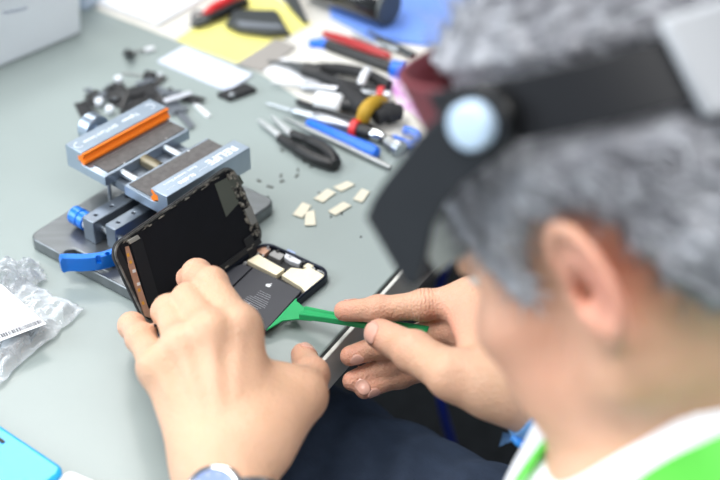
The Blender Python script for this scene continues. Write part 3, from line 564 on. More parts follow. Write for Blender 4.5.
lab = obj('paper_label', MB().slab([a_, b_, c_, d_], (0, 0, .0003)), M_WHITEP, bag)
ldir = nrm(c_-d_); ldn = nrm(np.cross(Z, ldir)); bm_ = MB(); t = 0.002; LL = np.linalg.norm(c_-d_)
while t < LL-.004:
    w = random.choice([.0005, .0009, .0013]); bm_.box(c_-ldir*(t+w)+ldn*.0025+Z*.0004, ldir*w, ldn*.0048, (0, 0, .0001)); t += w+random.choice([.0005, .0008])
obj('barcode', bm_, mat('barcode_ink', (70, 72, 80), .6), lab, smooth=False)
bm_ = MB()
for r_ in range(9):
    t = .006+.0012*r_
    while t < LL*.95-.003*r_:
        w = random.uniform(.001, .005); bm_.box(c_-ldir*(t+w)+ldn*(.0105+.0034*r_)+Z*.0004, ldir*w, ldn*.0009, (0, 0, .0001)); t += w+.0008
obj('label_print', bm_, mat('label_ink', (168, 176, 190), .6), lab, smooth=False)
# blue case lower left
k0, k1 = P(66, 468, .011), P(0, 424, .011); kd = nrm(k1-k0); kn = np.array([-kd[1], kd[0], 0]); kn = kn if kn[1] < 0 else -kn
k0 = k0-kd*.001; kz = k0*[1, 1, 0]+[0, 0, TZ]
cs = thing('blue_case', kz+kd*.06+kn*.035, 'bright cyan blue phone case lying at the lower left of the bench', 'phone case')
M_CY = mat('cyan_plastic', (32, 168, 232), .28, coat=.3)
obj('case_shell', MB().slab(rrect(kz, kd, kn, .15, .075, .009, 8), (0, 0, .011)), M_CY, cs, bevel=.003, seg=4)
obj('port_slot', MB().slab(rrect(P(2, 439, .0113)-kd*.004, kd, kn, .0085, .0028, .0012, 4), (0, 0, .0004)), M_BLACK, cs)
r0 = P(68, 470, .004)
ws = thing('white_case', r0+kn*.03, 'white plastic case lying against the blue case at the lower left', 'case')
rx = nrm(P(100, 484, .004)-r0); ry = np.array([-rx[1], rx[0], 0]); ry = ry if ry[1] < 0 else -ry
obj('case_shell', MB().slab(rrect((r0+kn*.001)*[1, 1, 0]+[0, 0, TZ]+rx*.0015, rx, ry, .09, .05, .006, 6), (0, 0, .007)), M_WHITEP, ws, bevel=.0015)
# ------------------------------------------------------------------ the person: one continuous body from a distance field
def seg_cone(p, a, b, ra, rb):
    ab = b-a; t = np.clip(((p-a)@ab)/(ab@ab), 0, 1); d = np.linalg.norm(p-a-t[:, None]*ab, axis=1); return d-(ra+(rb-ra)*t)
def ell(p, c, r, A=None):
    q = p-c
    if A is not None: q = q@A.T
    r = np.asarray(r, float); k0 = np.linalg.norm(q/r, axis=1); k1 = np.linalg.norm(q/(r*r), axis=1); return k0*(k0-1)/np.maximum(k1, 1e-9)
def smin(a, b, k):
    h = np.maximum(k-np.abs(a-b), 0)/k; return np.minimum(a, b)-h*h*k*.25
def smax(a, b, k): return -smin(-a, -b, k)
def chain(p, pts, rs, k=.004):
    d = None
    for i in range(len(pts)-1):
        e = seg_cone(p, pts[i], pts[i+1], rs[i], rs[i+1]); d = e if d is None else smin(d, e, k)
    return d
def surface(fn, lo, hi, h, B=14):
    """surface nets on the blocks of a grid that the surface passes through"""
    lo = np.asarray(lo, float); hi = np.asarray(hi, float); nb = np.ceil((hi-lo)/(h*B)).astype(int); NX = nb*B+2
    g = np.stack(np.meshgrid(*[np.arange(n) for n in nb], indexing='ij'), -1).reshape(-1, 3)
    cen = lo+(g+.5)*h*B; d = fn(cen); g = g[np.abs(d) < h*B*.87*1.35+h*2]
    ax = np.arange(-1, B+2); loc = np.stack(np.meshgrid(ax, ax, ax, indexing='ij'), -1).reshape(-1, 3); n = B+3
    ids = []; pos = []; quads = []
    def key(c): return (c[:, 0]+1)*(NX[1]+4)*(NX[2]+4)+(c[:, 1]+1)*(NX[2]+4)+c[:, 2]+1
    CH = 24
    for s in range(0, len(g), CH):
        gs = g[s:s+CH]; pts = (gs[:, None]*B+loc[None]).reshape(-1, 3); val = fn(lo+pts*h).reshape(len(gs), n, n, n)
        for gi, f in zip(gs, val):
            ins = f < 0
            if ins.all() or not ins.any(): continue
            cnt = np.zeros((n-1,)*3); acc = np.zeros((n-1,)*3+(3,))
            for a in range(3):
                sl0 = [slice(None)]*3; sl1 = [slice(None)]*3; sl0[a] = slice(0, n-1); sl1[a] = slice(1, n)
                f0, f1 = f[tuple(sl0)], f[tuple(sl1)]; cr = (f0 < 0) != (f1 < 0); t = np.where(cr, f0/np.where(cr, f0-f1, 1), 0)
                o1, o2 = [x for x in range(3) if x != a]
                for d1 in (0, 1):
                    for d2 in (0, 1):
                        s_ = [slice(None)]*3; s_[o1] = slice(d1, n-1+d1); s_[o2] = slice(d2, n-1+d2); c = cr[tuple(s_)]; tt = t[tuple(s_)]
                        cnt += c; acc[..., a] += tt*c; acc[..., o1] += d1*c; acc[..., o2] += d2*c
                # quads: edges owned by this block (local sample index 0..B-1 -> array 1..B)
                i, j, k = np.nonzero(cr[tuple(slice(1, B+1) for _ in range(3))]); base = np.stack([i, j, k], 1)
                if len(base):
                    flip = f[base[:, 0]+1, base[:, 1]+1, base[:, 2]+1] < 0
                    gb = base+gi*B; u_ = np.zeros(3, int); v_ = np.zeros(3, int); u_[(a+1) % 3] = 1; v_[(a+2) % 3] = 1
                    qd = np.stack([key(gb), key(gb-u_), key(gb-u_-v_), key(gb-v_)], 1); qd[~flip] = qd[~flip][:, ::-1]; quads.append(qd)
            m = cnt > 0; ii = np.stack(np.nonzero(m), 1); pl = acc[m]/cnt[m][:, None]
            ids.append(key(ii-1+gi*B)); pos.append(lo+(ii-1+gi*B+pl)*h)
    ids = np.concatenate(ids); pos = np.concatenate(pos); quads = np.concatenate(quads)
    uid, first = np.unique(ids, return_index=True); pos = pos[first]; q = np.searchsorted(uid, quads); q = np.minimum(q, len(uid)-1)
    ok = (uid[q] == quads).all(1); return pos, q[ok]
def sdf_object(name, fn, lo, hi, h, m, parent, smooth_it=0, origin=None):
    v, q = surface(fn, lo, hi, h); used = np.unique(q); re_ = -np.ones(len(v), int); re_[used] = np.arange(len(used)); v = v[used]; q = re_[q]
    c = np.array([v[:, 0].mean(), v[:, 1].mean(), v[:, 2].min()]); me = bpy.data.meshes.new(name)
    me.vertices.add(len(v)); me.vertices.foreach_set('co', (v-c).astype(np.float32).ravel()); me.loops.add(len(q)*4); me.loops.foreach_set('vertex_index', q.astype(np.int32).ravel())
    me.polygons.add(len(q)); me.polygons.foreach_set('loop_start', np.arange(0, len(q)*4, 4, dtype=np.int32)); me.update(calc_edges=True); me.validate()
    me.polygons.foreach_set('use_smooth', np.ones(len(me.polygons), bool)); me.materials.append(m)
    o = bpy.data.objects.new(name, me); o.location = Vector(c); link(o, parent)
    if smooth_it: s_ = o.modifiers.new('relax', 'SMOOTH'); s_.factor = .5; s_.iterations = smooth_it
    return o, v
# --- head frame: f forward (face), l to the left ear, u to the crown
def basis(r, f, u): return RT*r+FW*f+UP*u
HF = nrm(basis(-.69, .635, -.33)); HU = basis(-.38, -.10, .92); HU = nrm(HU-HF*(HU@HF)); HL = np.cross(HU, HF)
HM = np.array([HF, HL, HU])
HS = 1.02
HO = D(581, 288, .745)-HL*.0755
def HP(f, l, u): return HO+HF*f*HS+HL*l*HS+HU*u*HS
def hcoord(p): return (p-HO)@HM.T/HS
# --- joints
NB = D(706, 396, .865)                                     # base of the neck
hip = np.array([.46, .40, TZ-.18]); fwd_b = nrm([-.866, .5, 0]); lft = np.array([-.5, -.866, 0])
spine = [hip, hip+(NB-hip)*.35+Z*.03-fwd_b*.04, hip+(NB-hip)*.7+Z*.03-fwd_b*.04, NB-fwd_b*.015]
SHL = NB+lft*.165-Z*.045+fwd_b*.0; SHR = NB-lft*.165-Z*.03+fwd_b*.02
LW = P(222, 466, .045); LE = np.array([-.035, .49, TZ-.045]); RW = P(556, 402, .048); RE = np.array([.37, .70, TZ-.06])
HPL, HPR = hip+lft*.10, hip-lft*.10
_a, _b = P(500, 470, -.15), P(352, 384, -.15); td = nrm((_b-_a)*[1, 1, 0]); tnn = np.array([-td[1], td[0], 0]); tnn = tnn if (P(300, 470, -.15)-_a)@tnn > 0 else -tnn
KNR = _b+tnn*.085+td*.16; KNR[2] = TZ-.19
HPR2 = HPR
KNL = HPL+fwd_b*.44; KNL[2] = TZ-.21
ANL, ANR = np.array([KNL[0]+.06, KNL[1]-.03, .09]), np.array([KNR[0]+.06, KNR[1]-.03, .09])
# --- hands (points by joint; radii in metres)
lh = {'index': ([P(239, 327, .093), P(211, 284, .086), P(197, 274, .070), P(187, 278, .055)], [.0125, .0112, .0100, .0085]),
      'middle': ([P(211, 334, .096), P(189, 300, .080), P(185, 301, .056), P(190, 308, .038)], [.0125, .0112, .0098, .0085]),
      'ring': ([P(183, 347, .088), P(169, 311, .070), P(165, 312, .047), P(170, 320, .031)], [.0120, .0108, .0092, .0080]),
      'little': ([P(158, 368, .075), P(141, 338, .055), P(132, 326, .040), P(131, 322, .024)], [.0115, .0100, .0090, .0078]),
      'thumb': ([P(262, 440, .050), P(300, 396, .050), P(311, 375, .040), P(303, 355, .030)], [.0165, .0135, .0118, .0090])}
rh = {'index': ([P(474, 299, .058), P(424, 305, .052), P(378, 309.5, .045), P(344, 311, .0355)], [.0128, .0105, .0094, .0078]),
      'middle': ([P(474, 318, .042), P(428, 335, .026), P(384, 345, .014), P(350, 356, .006)], [.0125, .0102, .0092, .0078]),
      'ring': ([P(478, 338, .026), P(432, 352, .006), P(388, 366, -.006), P(352, 381, -.012)], [.0120, .0100, .0090, .0076]),
      'little': ([P(482, 358, .012), P(434, 367, -.006), P(400, 376, -.014), P(364, 390, -.016)], [.0112, .0092, .0084, .0070]),
      'thumb': ([P(506, 384, .066), P(452, 375, .068), P(414, 352, .061), P(380, 334, .051)], [.0195, .0158, .0138, .0112])}
def hand_field(p, hd, wrist, elbow, rw, extra, dors, kp=.014):
    palm = None
    wd = nrm(hd['little'][0][0]-hd['index'][0][0])
    for i, f in enumerate(('index', 'middle', 'ring', 'little')):
        w0 = wrist+wd*(-.014+.0095*i); e = seg_cone(p, w0, hd[f][0][0], .0150, .0118 if f != 'little' else .0108); palm = e if palm is None else smin(palm, e, kp)
    for a, b, ra, rb in extra: palm = smin(palm, seg_cone(p, a, b, ra, rb), .018)
    fa = smin(seg_cone(p, wrist, wrist+(elbow-wrist)*.35, rw, rw*1.12), seg_cone(p, wrist+(elbow-wrist)*.35, elbow, rw*1.15, .046), .03)
    palm = smin(palm, fa, .022)
    for i, f in enumerate(('index', 'middle', 'ring', 'little')):                                       # tendons and knuckle heads on the back
        q = hd[f][0][0]; w0 = wrist+wd*(-.008+.005*i); palm = smin(palm, seg_cone(p, w0+dors*.013, q+dors*.0115, .0045, .0035), .006)
        palm = smin(palm, np.linalg.norm(p-q-dors*.0045, axis=1)-.0105, .006)
    d = palm
    for f, (pts, rs) in hd.items():
        c = chain(p, pts, rs, .005)
        for q, r in zip(pts[1:-1], rs[1:-1]): c = smin(c, np.linalg.norm(p-q, axis=1)-r*1.05, .004)     # knuckles
        d = np.minimum(d, smin(palm, c, .013 if f != 'thumb' else .02))
    return d
LX = [(P(262, 440, .050), P(243, 345, .078), .015, .011), (P(262, 440, .050), P(300, 396, .050), .017, .0135), (P(258, 425, .052), P(275, 375, .060), .010, .006)]
RX = [(P(506, 384, .060), P(474, 305, .055), .017, .012), (P(500, 385, .045), P(480, 350, .025), .020, .014), (P(470, 345, .062), P(462, 318, .058), .006, .007), (RW+(P(506, 384, .06)-RW)*.1, P(495, 385, .06), .020, .020)]
DL = nrm(-FW*.85+UP*.45); DR = nrm(UP*.75+RT*.45+FW*.1)
def f_lh(p): return hand_field(p, lh, LW, LE, .0265, LX, DL)
def f_rh(p): return hand_field(p, rh, RW, RE, .0255, RX, DR)
def f_head(p):
    q = hcoord(p); s = np.array([1, -1, 1]); qa = q*[1, 1, 1]; qa = np.stack([q[:, 0], np.abs(q[:, 1]), q[:, 2]], 1)
    d = ell(q, np.array([-.010, 0, .050]), (.089, .077, .086))
    d = smin(d, ell(q, np.array([.040, 0, -.012]), (.056, .058, .085)), .03)
    d = smin(d, ell(q, np.array([-.055, 0, .005]), (.045, .060, .055)), .03)
    d = smin(d, seg_cone(qa, np.array([.004, .052, -.03]), np.array([.012, .050, -.052]), .018, .016), .025)       # jaw angle
    d = smin(d, seg_cone(qa, np.array([.012, .050, -.052]), np.array([.070, .014, -.096]), .016, .014), .025)
    d = smin(d, ell(q, np.array([.078, 0, -.097]), (.017, .020, .016)), .02)                                      # chin
    d = smin(d, ell(qa, np.array([.062, .048, -.010]), (.024, .020, .018)), .02)                                  # cheekbone
    d = smin(d, ell(qa, np.array([.058, .036, -.050]), (.028, .026, .030)), .025)                                  # cheeks beside the mouth
    d = smin(d, ell(qa, np.array([.084, .030, .043]), (.014, .028, .009)), .014)                                  # brow
    d = smax(d, -ell(qa, np.array([.098, .032, .022]), (.017, .017, .012)), .012)                                 # eye socket
    d = smin(d, ell(qa, np.array([.0775, .031, .0285]), (.0125, .0145, .0095)), .002)                              # lowered upper lid
    d = smin(d, seg_cone(q, np.array([.088, 0, .030]), np.array([.108, 0, -.012]), .008, .0095), .012)            # nose
    d = smin(d, ell(qa, np.array([.100, .012, -.018]), (.011, .008, .008)), .006)
    d = smin(d, ell(q, np.array([.088, 0, -.048]), (.010, .022, .007)), .008)                                     # lips
    d = smin(d, ell(q, np.array([.086, 0, -.060]), (.010, .020, .007)), .006)
    d = smax(d, -ell(q, np.array([.100, 0, -.054]), (.012, .024, .0018)), .003)
    # ear: leaning plate with a rolled rim, a hollow and a lobe
    e0_ = np.array([-.012, .0, 0]); ec, es = math.cos(.35), math.sin(.35)
    x = (qa[:, 0]+.008)/.92; z = qa[:, 2]/.92; y = (qa[:, 1]-.075)/.92
    xr = x*math.cos(-.05)+z*math.sin(-.05); zr = -x*math.sin(-.05)+z*math.cos(-.05); yr = y+ (xr*.42)   # flares outward towards the back
    er = np.stack([xr, yr, zr], 1)
    ear = ell(er, np.array([-.004, .006, .004]), (.019, .0055, .031))
    ear = smin(ear, ell(er, np.array([.003, .005, -.026]), (.0105, .006, .0125)), .008)
    rim = np.abs(np.sqrt(((xr+.004)/.0185)**2+((zr-.004)/.0305)**2)-1)*.021; rimd = np.sqrt(rim**2+(yr-.0105)**2)-.0042
    rimd = np.where(xr > .012, rimd+.004, rimd); ear = smin(ear, rimd, .004)
    ear = smax(ear, -ell(er, np.array([.001, .0125, .000]), (.0085, .009, .0125)), .004)
    ear = smin(ear, ell(er, np.array([.0145, .006, -.004]), (.004, .005, .007)), .004)
    d = smin(d, ear*.92, .009)
    d = smax(d, -ell(er, np.array([.006, .008, -.002]), (.004, .012, .005)), .003)
    neck = smin(seg_cone(p, HP(-.028, 0, -.005), NB-HU*0, .055, .060), seg_cone(p, HP(.0, 0, -.060), NB+fwd_b*.012, .036, .045), .03)
    return smin(d*HS, neck, .028)
def f_neck(p): return smin(seg_cone(p, HP(-.028, 0, -.005), NB, .055, .060), seg_cone(p, HP(.0, 0, -.060), NB+fwd_b*.012, .036, .045), .03)
def f_torso(p, g=0.):
    d = None
    for a, b, ra, rb in ((spine[0], spine[1], .13, .125), (spine[1], spine[2], .125, .13), (spine[2], spine[3]-Z*.06, .13, .085)):
        for s in (-.055, .055):
            e = seg_cone(p, a+lft*s, b+lft*s, ra-.02, rb-.02); d = e if d is None else smin(d, e, .06)
    d = smin(d, seg_cone(p, SHL, SHR, .056, .056), .06)
    d = smin(d, seg_cone(p, NB, spine[2], .058, .10), .05)
    d = smin(d, seg_cone(p, NB+fwd_b*.012-Z*.080-lft*.05, NB+fwd_b*.012-Z*.080+lft*.05, .038, .038), .06); d = smin(d, seg_cone(p, NB+fwd_b*.0-Z*.09, spine[1]+fwd_b*.01, .06, .08), .06)
    d = smin(d, seg_cone(p, NB, NB+lft*.11-Z*.03, .045, .045), .05); d = smin(d, seg_cone(p, NB, NB-lft*.11-Z*.03, .045, .045), .05)
    return d
def f_uarm(p): return np.minimum(smin(seg_cone(p, SHL, LE, .053, .043), seg_cone(p, LE, LE+(LW-LE)*.5, .043, .036), .01), smin(seg_cone(p, SHR, RE, .053, .043), seg_cone(p, RE, RE+(RW-RE)*.5, .043, .034), .01))
def f_legs(p):
    a = smin(seg_cone(p, HPL, KNL, .082, .056), seg_cone(p, KNL, ANL, .054, .036), .02); b = smin(seg_cone(p, HPR, KNR, .082, .062), seg_cone(p, KNR, ANR, .056, .036), .02)
    return np.minimum(a, b)
def ankle_foot(p, a): return smin(seg_cone(p, a, a+fwd_b*.09-Z*.055, .034, .030), seg_cone(p, a-Z*.045-fwd_b*.03, a+fwd_b*.16-Z*.06, .030, .024), .03)
def near(fn, pts, r, pad=.07):                             # evaluate a field only near its own box
    pts = np.array(pts); lo_, hi_ = pts.min(0)-r, pts.max(0)+r
    def g(p):
        dd = np.linalg.norm(np.maximum(np.maximum(lo_-p, p-hi_), 0), axis=1); m = dd < pad; out = dd+.001
        if m.any(): out[m] = fn(p[m])
        return out
    return g
def hpts(hd): return [q for f_ in hd.values() for q in f_[0]]
n_lh = near(f_lh, hpts(lh)+[LW, LE], .05); n_rh = near(f_rh, hpts(rh)+[RW, RE], .05)
n_head = near(f_head, [HO-.13, HO+.13, NB-.06, NB+.06], .03); n_torso = near(f_torso, [hip, NB, SHL, SHR], .17)
n_uarm = near(f_uarm, [SHL, LE, LW, SHR, RE, RW], .06); n_legs = near(f_legs, [HPL, HPR, KNL, KNR, ANL, ANR], .09)
def f_feet(p): return np.minimum(ankle_foot(p, ANL), ankle_foot(p, ANR))
n_feet = near(f_feet, [ANL, ANR], .25)
def f_body(p):
    d = smin(n_torso(p)+.006, n_uarm(p)+.003, .03); d = smin(d, n_legs(p)+.004, .05)
    d = smin(d, n_feet(p), .02); d = smin(d, n_head(p), .03)
    return smin(d, np.minimum(n_lh(p), n_rh(p)), .012)
def skin_mat():
    m = bpy.data.materials.new('skin'); m.use_nodes = True; nt = m.node_tree; N = nt.nodes; L = nt.links; b = N['Principled BSDF']
    b.inputs['Roughness'].default_value = .46; b.inputs['Specular IOR Level'].default_value = .4
    b.inputs['Subsurface Weight'].default_value = .18; b.inputs['Subsurface Radius'].default_value = (.010, .004, .002); b.inputs['Subsurface Scale'].default_value = .5
    tc = N.new('ShaderNodeTexCoord')
    def noise(s, d=4):
        n = N.new('ShaderNodeTexNoise'); n.inputs['Scale'].default_value = s; n.inputs['Detail'].default_value = d; L.new(tc.outputs['Object'], n.inputs['Vector']); return n
    n1 = noise(28); r1 = N.new('ShaderNodeValToRGB'); r1.color_ramp.elements[0].position = .35; r1.color_ramp.elements[1].position = .68
    r1.color_ramp.elements[0].color = lin((206, 165, 136))+(1,); r1.color_ramp.elements[1].color = lin((218, 175, 147))+(1,); L.new(n1.outputs['Fac'], r1.inputs['Fac'])
    at = N.new('ShaderNodeAttribute'); at.attribute_name = 'flush'; mx = N.new('ShaderNodeMixRGB'); L.new(at.outputs['Fac'], mx.inputs['Fac']); L.new(r1.outputs['Color'], mx.inputs['Color1']); mx.inputs['Color2'].default_value = lin((230, 152, 134))+(1,)
    n2 = noise(150, 3); r2 = N.new('ShaderNodeValToRGB'); r2.color_ramp.elements[0].position = .68; r2.color_ramp.elements[1].position = .78; r2.color_ramp.elements[0].color = (0, 0, 0, 1); r2.color_ramp.elements[1].color = (.35, .35, .35, 1); L.new(n2.outputs['Fac'], r2.inputs['Fac'])
    m2 = N.new('ShaderNodeMixRGB'); L.new(r2.outputs['Color'], m2.inputs['Fac']); L.new(mx.outputs['Color'], m2.inputs['Color1']); m2.inputs['Color2'].default_value = lin((190, 132, 104))+(1,); L.new(m2.outputs['Color'], b.inputs['Base Color'])
    v = N.new('ShaderNodeTexVoronoi'); v.inputs['Scale'].default_value = 620; L.new(tc.outputs['Object'], v.inputs['Vector']); n3 = noise(130, 6); ad = N.new('ShaderNodeMath'); ad.operation = 'MULTIPLY_ADD'; ad.inputs[1].default_value = 1.6; L.new(n3.outputs['Fac'], ad.inputs[0]); L.new(v.outputs['Distance'], ad.inputs[2])
    bp = N.new('ShaderNodeBump'); bp.inputs['Strength'].default_value = .45; bp.inputs['Distance'].default_value = .0012; 
    ac = N.new('ShaderNodeAttribute'); ac.attribute_name = 'crease'; aa = N.new('ShaderNodeAttribute'); aa.attribute_name = 'along'
    n4 = noise(90, 3); ma = N.new('ShaderNodeMath'); ma.operation = 'MULTIPLY_ADD'; ma.inputs[1].default_value = 2400; L.new(aa.outputs['Fac'], ma.inputs[0]); mb_ = N.new('ShaderNodeMath'); mb_.operation = 'MULTIPLY'; mb_.inputs[1].default_value = 9; L.new(n4.outputs['Fac'], mb_.inputs[0]); L.new(mb_.outputs[0], ma.inputs[2])
    sn_ = N.new('ShaderNodeMath'); sn_.operation = 'SINE'; L.new(ma.outputs[0], sn_.inputs[0]); mc = N.new('ShaderNodeMath'); mc.operation = 'MULTIPLY'; L.new(sn_.outputs[0], mc.inputs[0]); mh = N.new('ShaderNodeMath'); mh.operation = 'MULTIPLY'; mh.inputs[1].default_value = .35; L.new(ac.outputs['Fac'], mh.inputs[0]); L.new(mh.outputs[0], mc.inputs[1])
    n5 = noise(45, 2); md = N.new('ShaderNodeMath'); md.operation = 'MULTIPLY_ADD'; md.inputs[1].default_value = 2.2; L.new(n5.outputs['Fac'], md.inputs[0]); L.new(mc.outputs[0], md.inputs[2])
    me2 = N.new('ShaderNodeMath'); me2.operation = 'ADD'; L.new(ad.outputs[0], me2.inputs[0]); L.new(md.outputs[0], me2.inputs[1]); L.new(me2.outputs[0], bp.inputs['Height']); L.new(bp.outputs['Normal'], b.inputs['Normal']); return m
M_SKIN = skin_mat()
person = thing('person', [hip[0], hip[1], 0], 'seated person in white shirt and navy trousers bending over the opened phone', 'person')
allp = np.array([LW, LE, RW, RE, SHL, SHR, hip, KNL, KNR, HO+HU*.15, HO+HF*.13, NB]+[q for h_ in (lh, rh) for f_ in h_.values() for q in f_[0]])
lo = allp.min(0)-.16; lo[2] = .0; hi = allp.max(0)+.16
body, bv = sdf_object('body', f_body, lo, hi, .0022, M_SKIN, person, 2)
# pinker fingertips, knuckles and ears
fl_ = np.zeros(len(bv))
for hd, wgt in ((lh, .35), (rh, .5)):
    for f_, (pts, rs) in hd.items():
        for q, s, r in ((pts[-1], 1.0, .020), (pts[-2], .7, .016), (pts[1], .45, .015)): fl_ = np.maximum(fl_, wgt*s*np.exp(-(np.linalg.norm(bv-q, axis=1)/r)**2))
fl_ = np.maximum(fl_, .75*np.exp(-(np.linalg.norm(bv-HP(-.018, .088, .0), axis=1)/.035)**2)); fl_ = np.maximum(fl_, .5*np.exp(-(np.linalg.norm(bv-P(455, 330, .055), axis=1)/.03)**2))
fl_ = np.maximum(fl_, .35*np.exp(-(np.linalg.norm(bv-HP(.05, .055, -.02), axis=1)/.05)**2))
at = body.data.attributes.new('flush', 'FLOAT', 'POINT'); at.data.foreach_set('value', fl_.astype(np.float32))
me_b = body.data; cr_ = np.zeros(len(bv)); al_ = np.zeros(len(bv))
for hd in (lh, rh):
    for f_, (pts, rs) in hd.items():
        for q, p0_, wd_ in zip(pts[1:-1], pts[:-2], (.0105, .0065)):
            m_ = np.exp(-(np.linalg.norm(bv-q, axis=1)/(wd_*1.5))**4); a_ = (bv-q)@nrm(q-p0_); up2 = m_ > cr_; al_ = np.where(up2, a_, al_); cr_ = np.maximum(cr_, m_)
for nm_, ar in (('crease', cr_), ('along', al_)):
    at = body.data.attributes.new(nm_, 'FLOAT', 'POINT'); at.data.foreach_set('value', ar.astype(np.float32))
bvh_body = BVHTree.FromPolygons([Vector(v) for v in bv], [tuple(p.vertices) for p in me_b.polygons])
# nails on the fingers that show them: a patch of the finger surface, slightly raised
M_NAIL = mat('nail', (228, 176, 158), .3, coat=.3)
def nail(tip, prev, side, w, L_, lift=.0004):
    ax = nrm(tip-prev); sd = nrm(side-ax*(side@ax)); wv = np.cross(ax, sd); vs = []; nx, ny = 8, 8; ok = True
    for j in range(ny+1):
        for i in range(nx+1):
            s = (i/nx*2-1); t = j/ny; ww = w*(1-.25*abs(2*t-1)**3); o_ = tip+ax*(-.010+L_*t+(-.0022*s*s if t > .5 else .0018*s*s))+wv*s*ww+sd*.03
            hit = bvh_body.ray_cast(Vector(o_), Vector(-sd), .06)
            if hit[0] is None: hit = [Vector(tip+sd*.007)]
            vs.append(np.array(hit[0])+sd*lift)
    mb = MB().add(vs, [(j*(nx+1)+i, j*(nx+1)+i+1, (j+1)*(nx+1)+i+1, (j+1)*(nx+1)+i) for j in range(ny) for i in range(nx)])
    o = obj('fingernail', mb, M_NAIL, person); so = o.modifiers.new('th', 'SOLIDIFY'); so.thickness = .0006; so.offset = 0
def fing(hd, f): pts = hd[f][0]; return pts[-1], pts[-2]
camv = lambda q: nrm(CAM-q)
t_, p_ = fing(rh, 'thumb'); nail(t_, p_, camv(t_)-RT*.35-UP*.05, .0080, .0165)
t_, p_ = fing(rh, 'index'); nail(t_, p_, UP*1.0+FW*.35, .0050, .0105)
for f_ in ('middle', 'ring', 'little'):
    t_, p_ = fing(rh, f_); nail(t_, p_, -UP*.5-FW*.55-RT*.3, .0048, .0105)
t_, p_ = fing(lh, 'thumb'); nail(t_, p_, RT*.55+UP*.35-FW*.75, .0070, .0135)
t_, p_ = fing(lh, 'index'); nail(t_, p_, -RT*.6-UP*.75-FW*.1, .0056, .011)
t_, p_ = fing(lh, 'little'); nail(t_, p_, -RT*.75+UP*.3-FW*.2, .0048, .010)
# eyes
M_EYE = mat('eye_white', (235, 232, 226), .2); M_IRIS = mat('iris', (44, 30, 22), .2)
for s in (1, -1):
    ey = obj('eye', MB().ball(HP(.0765, s*.031, .022), .0112), M_EYE, person); obj('iris', MB().ball(HP(.0848, s*.031, .019), .0042), M_IRIS, ey)
# --- clothes
M_SHIRT = mat('white_shirt', (240, 243, 250), .8, 0, .015, 30, .25, 60)
M_TROU = mat('navy_denim', (62, 76, 100), .85, 0, .12, 60, .3, 400)
nk_n = nrm(HP(0, 0, 0)-NB); 
ncx = D(596, 436, .83); ncy = D(712, 372, .80)
CF = D(572, 408, .88); cut_n = nrm(np.cross(ncy-ncx, CF-ncx)); cut_n = cut_n if cut_n@nk_n > 0 else -cut_n
def wob(p): return .0022*np.sin(p@np.array([61, 23, 37.]))*np.sin(p@np.array([-19, 57, 41.]))+.0016*np.sin(p@np.array([110, -70, 95.]))
def f_sleeve(p):
    a = seg_cone(p, SHL, SHL+(LE-SHL)*.8, .062, .060); b = seg_cone(p, SHR, SHR+(RE-SHR)*.8, .062, .060)
    for s0_, e_ in ((SHL, LE), (SHR, RE)):
        pass
    return np.minimum(a, b)
def f_shirt(p):
    d = smin(f_torso(p)-.010, f_sleeve(p), .03)+wob(p)
    d = smin(d, seg_cone(p, NB-nk_n*.02, NB+nk_n*.03, .075, .064), .025); d = smin(d, seg_cone(p, NB-nk_n*.05, D(640, 446, .862), .06, .030), .05)
    hole = np.maximum(f_neck(p)-.0035, -((p-ncx)@cut_n)); d = smax(d, -hole, .004); d = smax(d, (p-ncx)@cut_n-.006, .006)
    return smax(d, -(p[:, 2]-(hip[2]+.02)), .01)
shirt, sv = sdf_object('shirt', f_shirt, lo, hi, .004, M_SHIRT, person, 2)
def f_trou(p):
    d = smin(f_legs(p)-.010, seg_cone(p, HPL, HPR, .115, .115), .05); d = smin(d, seg_cone(p, spine[0], spine[1], .125, .12)-.0, .05)+wob(p)*1.4
    d = smax(d, p[:, 2]-(hip[2]+.10), .01); return smax(d, .10-p[:, 2], .01)
trou, tv_ = sdf_object('trousers', f_trou, lo, hi, .005, M_TROU, person, 2)
for a, nm in ((ANL, 'shoe'), (ANR, 'shoe')):
    def f_shoe(p, a=a): return np.maximum(ankle_foot(p, a)-.008, -p[:, 2]+.001)
    sdf_object(nm, f_shoe, a-[.25, .25, a[2]], a+[.25, .25, .1], .006, M_BLACKM, person, 2)
# --- hair: short, grey, with a white temple
hl = np.array([(.120, .078), (.086, .078), (.066, .054), (.056, .036), (.050, .020), (.046, .006), (.038, -.004), (.032, .002), (.024, .028), (.004, .042), (-.016, .040), (-.032, .022), (-.036, -.012), (-.040, -.042), (-.060, -.062), (-.10, -.068), (-.14, -.03), (-.14, .18), (.12, .18)])
def poly_sd(x, y, pg):
    d = np.full(len(x), 1e9); ins = np.zeros(len(x), bool); n = len(pg)
    for i in range(n):
        ax, ay = pg[i]; bx_, by = pg[(i+1) % n]; ex, ey = bx_-ax, by-ay; wx, wy = x-ax, y-ay; t = np.clip((wx*ex+wy*ey)/(ex*ex+ey*ey), 0, 1); d = np.minimum(d, np.hypot(wx-ex*t, wy-ey*t))
        c = ((ay > y) != (by > y)) & (x < (bx_-ax)*(y-ay)/((by-ay) if by != ay else 1e-9)+ax); ins ^= c
    return np.where(ins, -d, d)
